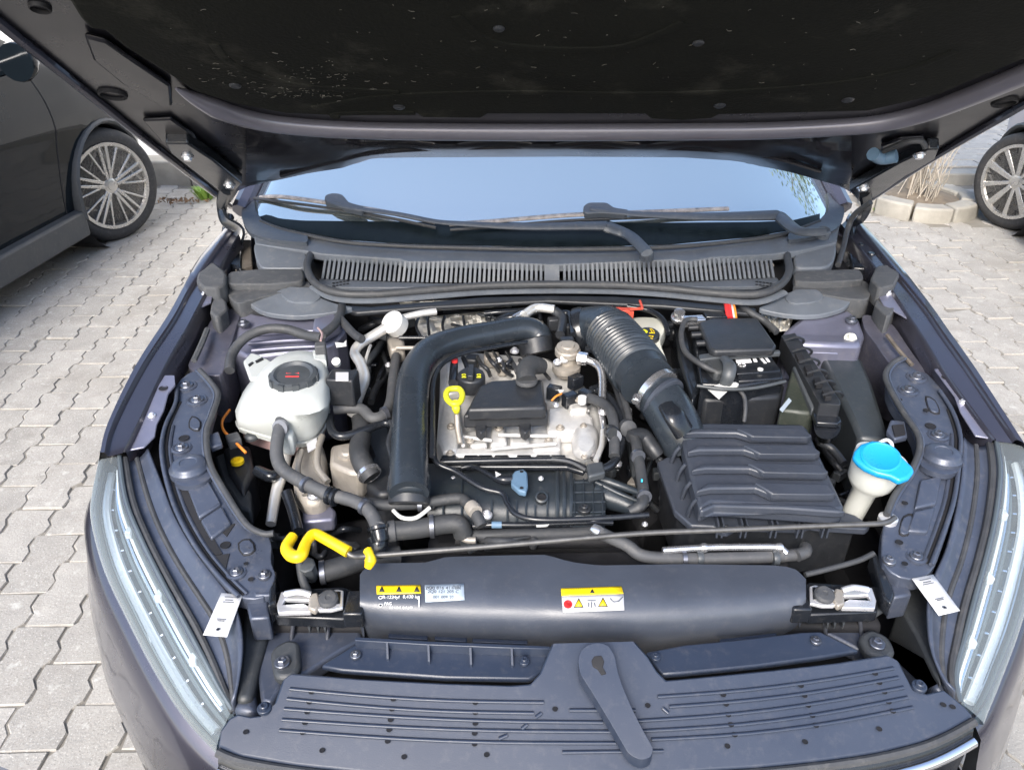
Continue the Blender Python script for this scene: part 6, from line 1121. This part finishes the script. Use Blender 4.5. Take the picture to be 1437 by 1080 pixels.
# ================================================================ washer filler
wf = [(1192, 660, 23, .885), (1196, 654, 26, .90)]
a0, a1 = P(1203, 708, .80), P(1238, 640, .905); kk = mpp(a1); ax = (a1 - a0)
bm = bmesh.new(); Lx = ax.length; add_lathe(bm, [(15 * kk, -.05), (16 * kk, 0), (17 * kk, Lx * .30), (25 * kk, Lx * .40), (31 * kk, Lx * .50), (36 * kk, Lx * .90), (36 * kk, Lx)], a0, ax, 32)
WF = link('washer_filler', mesh('washer_filler', bm, 60), 'filler_white', CAR, label='white washer fluid filler neck with bright blue cap')
capz = a1 + ax.normalized() * .004; zaxis = ax.normalized()
lid = [(1197, 640), (1199, 632), (1208, 622), (1224, 617), (1240, 619), (1252, 626), (1281, 654), (1284, 660), (1276, 670), (1262, 675), (1250, 668), (1232, 664), (1214, 656), (1204, 648)]
top = []
for x, y in lid:
    r = ray(x, y); n = Vector((-.10, -.28, .95)).normalized(); top.append(EYE + r * (n.dot(P(1240, 644, .925) - EYE) / n.dot(r)))
bm = bmesh.new(); f = add_prism(bm, top, -n * .014); LID = link('filler_cap', mesh('filler_cap', bm, 32), 'blue_cap', WF, bevel=.005, seg=3, label='bright blue flip cap')
c0 = sum((top[i] for i in range(0, 6)), Vector()) / 6; ctr = EYE + ray(1236, 641) * (n.dot(P(1240, 644, .925) - EYE) / n.dot(ray(1236, 641)))
bm = bmesh.new(); k = mpp(ctr); add_lathe(bm, [(27 * k, -.002), (27 * k, .0015), (24 * k, .003), (22 * k, .0015), (0, .002)], ctr, n, 32); link('cap_disc', mesh('cap_disc', bm), 'blue_cap', WF)
tube('cap_loop', [(1234, 621, .93), (1244, 617, .932), (1251, 622, .93), (1252, 632, .925)], 2.6, 'white_plastic', WF, 8)
# dark slabs added to fill the deep gaps of the bay with shade
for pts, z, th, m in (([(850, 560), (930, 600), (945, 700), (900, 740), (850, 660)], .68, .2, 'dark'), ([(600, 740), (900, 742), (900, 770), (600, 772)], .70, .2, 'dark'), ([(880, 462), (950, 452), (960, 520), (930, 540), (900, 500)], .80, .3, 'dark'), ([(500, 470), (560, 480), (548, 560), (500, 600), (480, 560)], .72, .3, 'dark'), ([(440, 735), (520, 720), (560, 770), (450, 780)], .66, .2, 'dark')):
    slab('shade_filler', pts, z, th, m, CAR, .02)
# brake fluid reservoir
BR = loft('brake_reservoir', [ring([(878, 448), (900, 445), (926, 448), (932, 462), (926, 480), (934, 504), (922, 508), (900, 492), (882, 468)], .915), ring([(876, 450), (900, 446), (928, 449), (934, 464), (928, 484), (936, 508), (922, 512), (898, 496), (880, 470)], .905), ring([(876, 456), (900, 452), (928, 456), (934, 472), (928, 492), (936, 516), (922, 520), (898, 504), (880, 478)], .87)], 'cream_plastic', CAR, 'off-white brake fluid reservoir with black cap')
bc = lathe('reservoir_cap', 911, 468, .93, [(14, -12), (15, -8), (15, 0), (13, 2), (0, 2.5)], 'black_plastic', BR, (.05, -.15, 1), 28); lathe('cap_print', 904, 465, .9345, [(5, 0), (5, .3), (0, .3)], 'lime', BR, (.05, -.15, 1), 16)
for a, b in (((912, 461), (915, 466)), ((918, 465), (914, 461)), ((911, 467), (919, 467)), ((907, 471), (917, 472)), ((908, 474), (916, 475))): tube('cap_print', [(*a, .935), (*b, .935)], .7, 'yellow', BR, 5)
RDC = box('red_connector', 868, 433, .945, .07, .02, .02, 'orange_red', CAR, rz=-4, bevel=.002, label='orange red connector under the scuttle'); box('red_connector_lock', 856, 431, .95, .02, .018, .02, 'orange_red', RDC, rz=10); tube('red_lever', [(884, 434, .95), (898, 433, .952), (901, 432, .955), (898, 422, .955)], 2, 'orange_red', RDC, 6)
tube('scuttle_loom', [(880, 430, .935), (912, 436, .93), (930, 448, .925), (938, 468, .91)], 4, 'gloss_black', CAR, 8); tube('scuttle_loom', [(800, 424, .925), (850, 428, .925), (872, 434, .93)], 2.5, 'gloss_black', CAR, 8); box('vacuum_box', 868, 420, .93, .03, .02, .03, 'black_plastic', CAR)

# clutter in the depths: looms, clips and brackets
rnd = random.Random(21)
for (x0, x1, y0, y1, z0, n) in ((500, 548, 480, 575, .80, 9), (860, 930, 560, 720, .74, 10), (600, 760, 428, 470, .87, 7), (470, 560, 640, 700, .74, 5), (300, 350, 560, 700, .74, 6), (850, 900, 490, 560, .82, 6), (640, 900, 744, 766, .77, 6), (1130, 1200, 600, 720, .74, 6), (930, 960, 440, 540, .84, 4), (400, 520, 730, 790, .70, 5), (480, 580, 436, 470, .86, 4)):
    for i in range(n):
        x, y = rnd.uniform(x0, x1), rnd.uniform(y0, y1); dx, dy = (x1 - x0) * rnd.uniform(-.6, .6), (y1 - y0) * rnd.uniform(-.5, .5); pts = [(x - dx * .5, y - dy * .5, z0 + rnd.uniform(-.03, .01)), (x + rnd.uniform(-8, 8), y + rnd.uniform(-8, 8), z0 + rnd.uniform(0, .025)), (x + dx * .5, y + dy * .5, z0 + rnd.uniform(-.03, .01))]
        tube('loom', pts, rnd.uniform(2, 6), rnd.choice(('gloss_black', 'black_plastic', 'rubber', 'hose', 'cap_grey')), CAR, 8, 5)
        if i % 3 == 0: box('loom_clip', x + dx * .5, y + dy * .5, z0 + .01, rnd.uniform(.015, .035), rnd.uniform(.012, .025), .02, rnd.choice(('gloss_black', 'black_plastic', 'cast', 'cap_grey')), CAR, rz=rnd.uniform(-60, 60), bevel=.002)
for x, y, z in ((505, 520, .84), (545, 512, .85), (612, 690, .80), (636, 672, .81), (700, 505, .89), (722, 492, .89), (866, 650, .80), (905, 735, .78), (880, 575, .86), (560, 660, .80), (400, 640, .80), (780, 568, .875), (846, 578, .875)): bolt(x, y, z, rnd.uniform(4, 7), CAR, 'zinc')

for x, y, z, r, ax in ((430, 680, .856, 10.5, (.8, -.6, 0)), (512, 711, .846, 10.5, (.8, -.6, 0)), (590, 707, .832, 9.5, (1, 0, 0)), (606, 738, .812, 15.5, (1, .1, 0)), (394, 600, .90, 10.5, (-.2, -.8, .3)), (862, 612, .88, 9, (0, -.9, .3)), (895, 640, .868, 9.2, (.2, -.9, .2)), (904, 696, .846, 9.2, (.1, -.9, .2)), (540, 580, .872, 8.6, (.7, .6, 0)), (960, 784, .787, 10, (1, 0, 0))):
    lathe('hose_clamp', x, y, z, [(r, -3), (r + 1.2, -3), (r + 1.2, 3), (r, 3)], 'bolt', CAR, ax, 20)
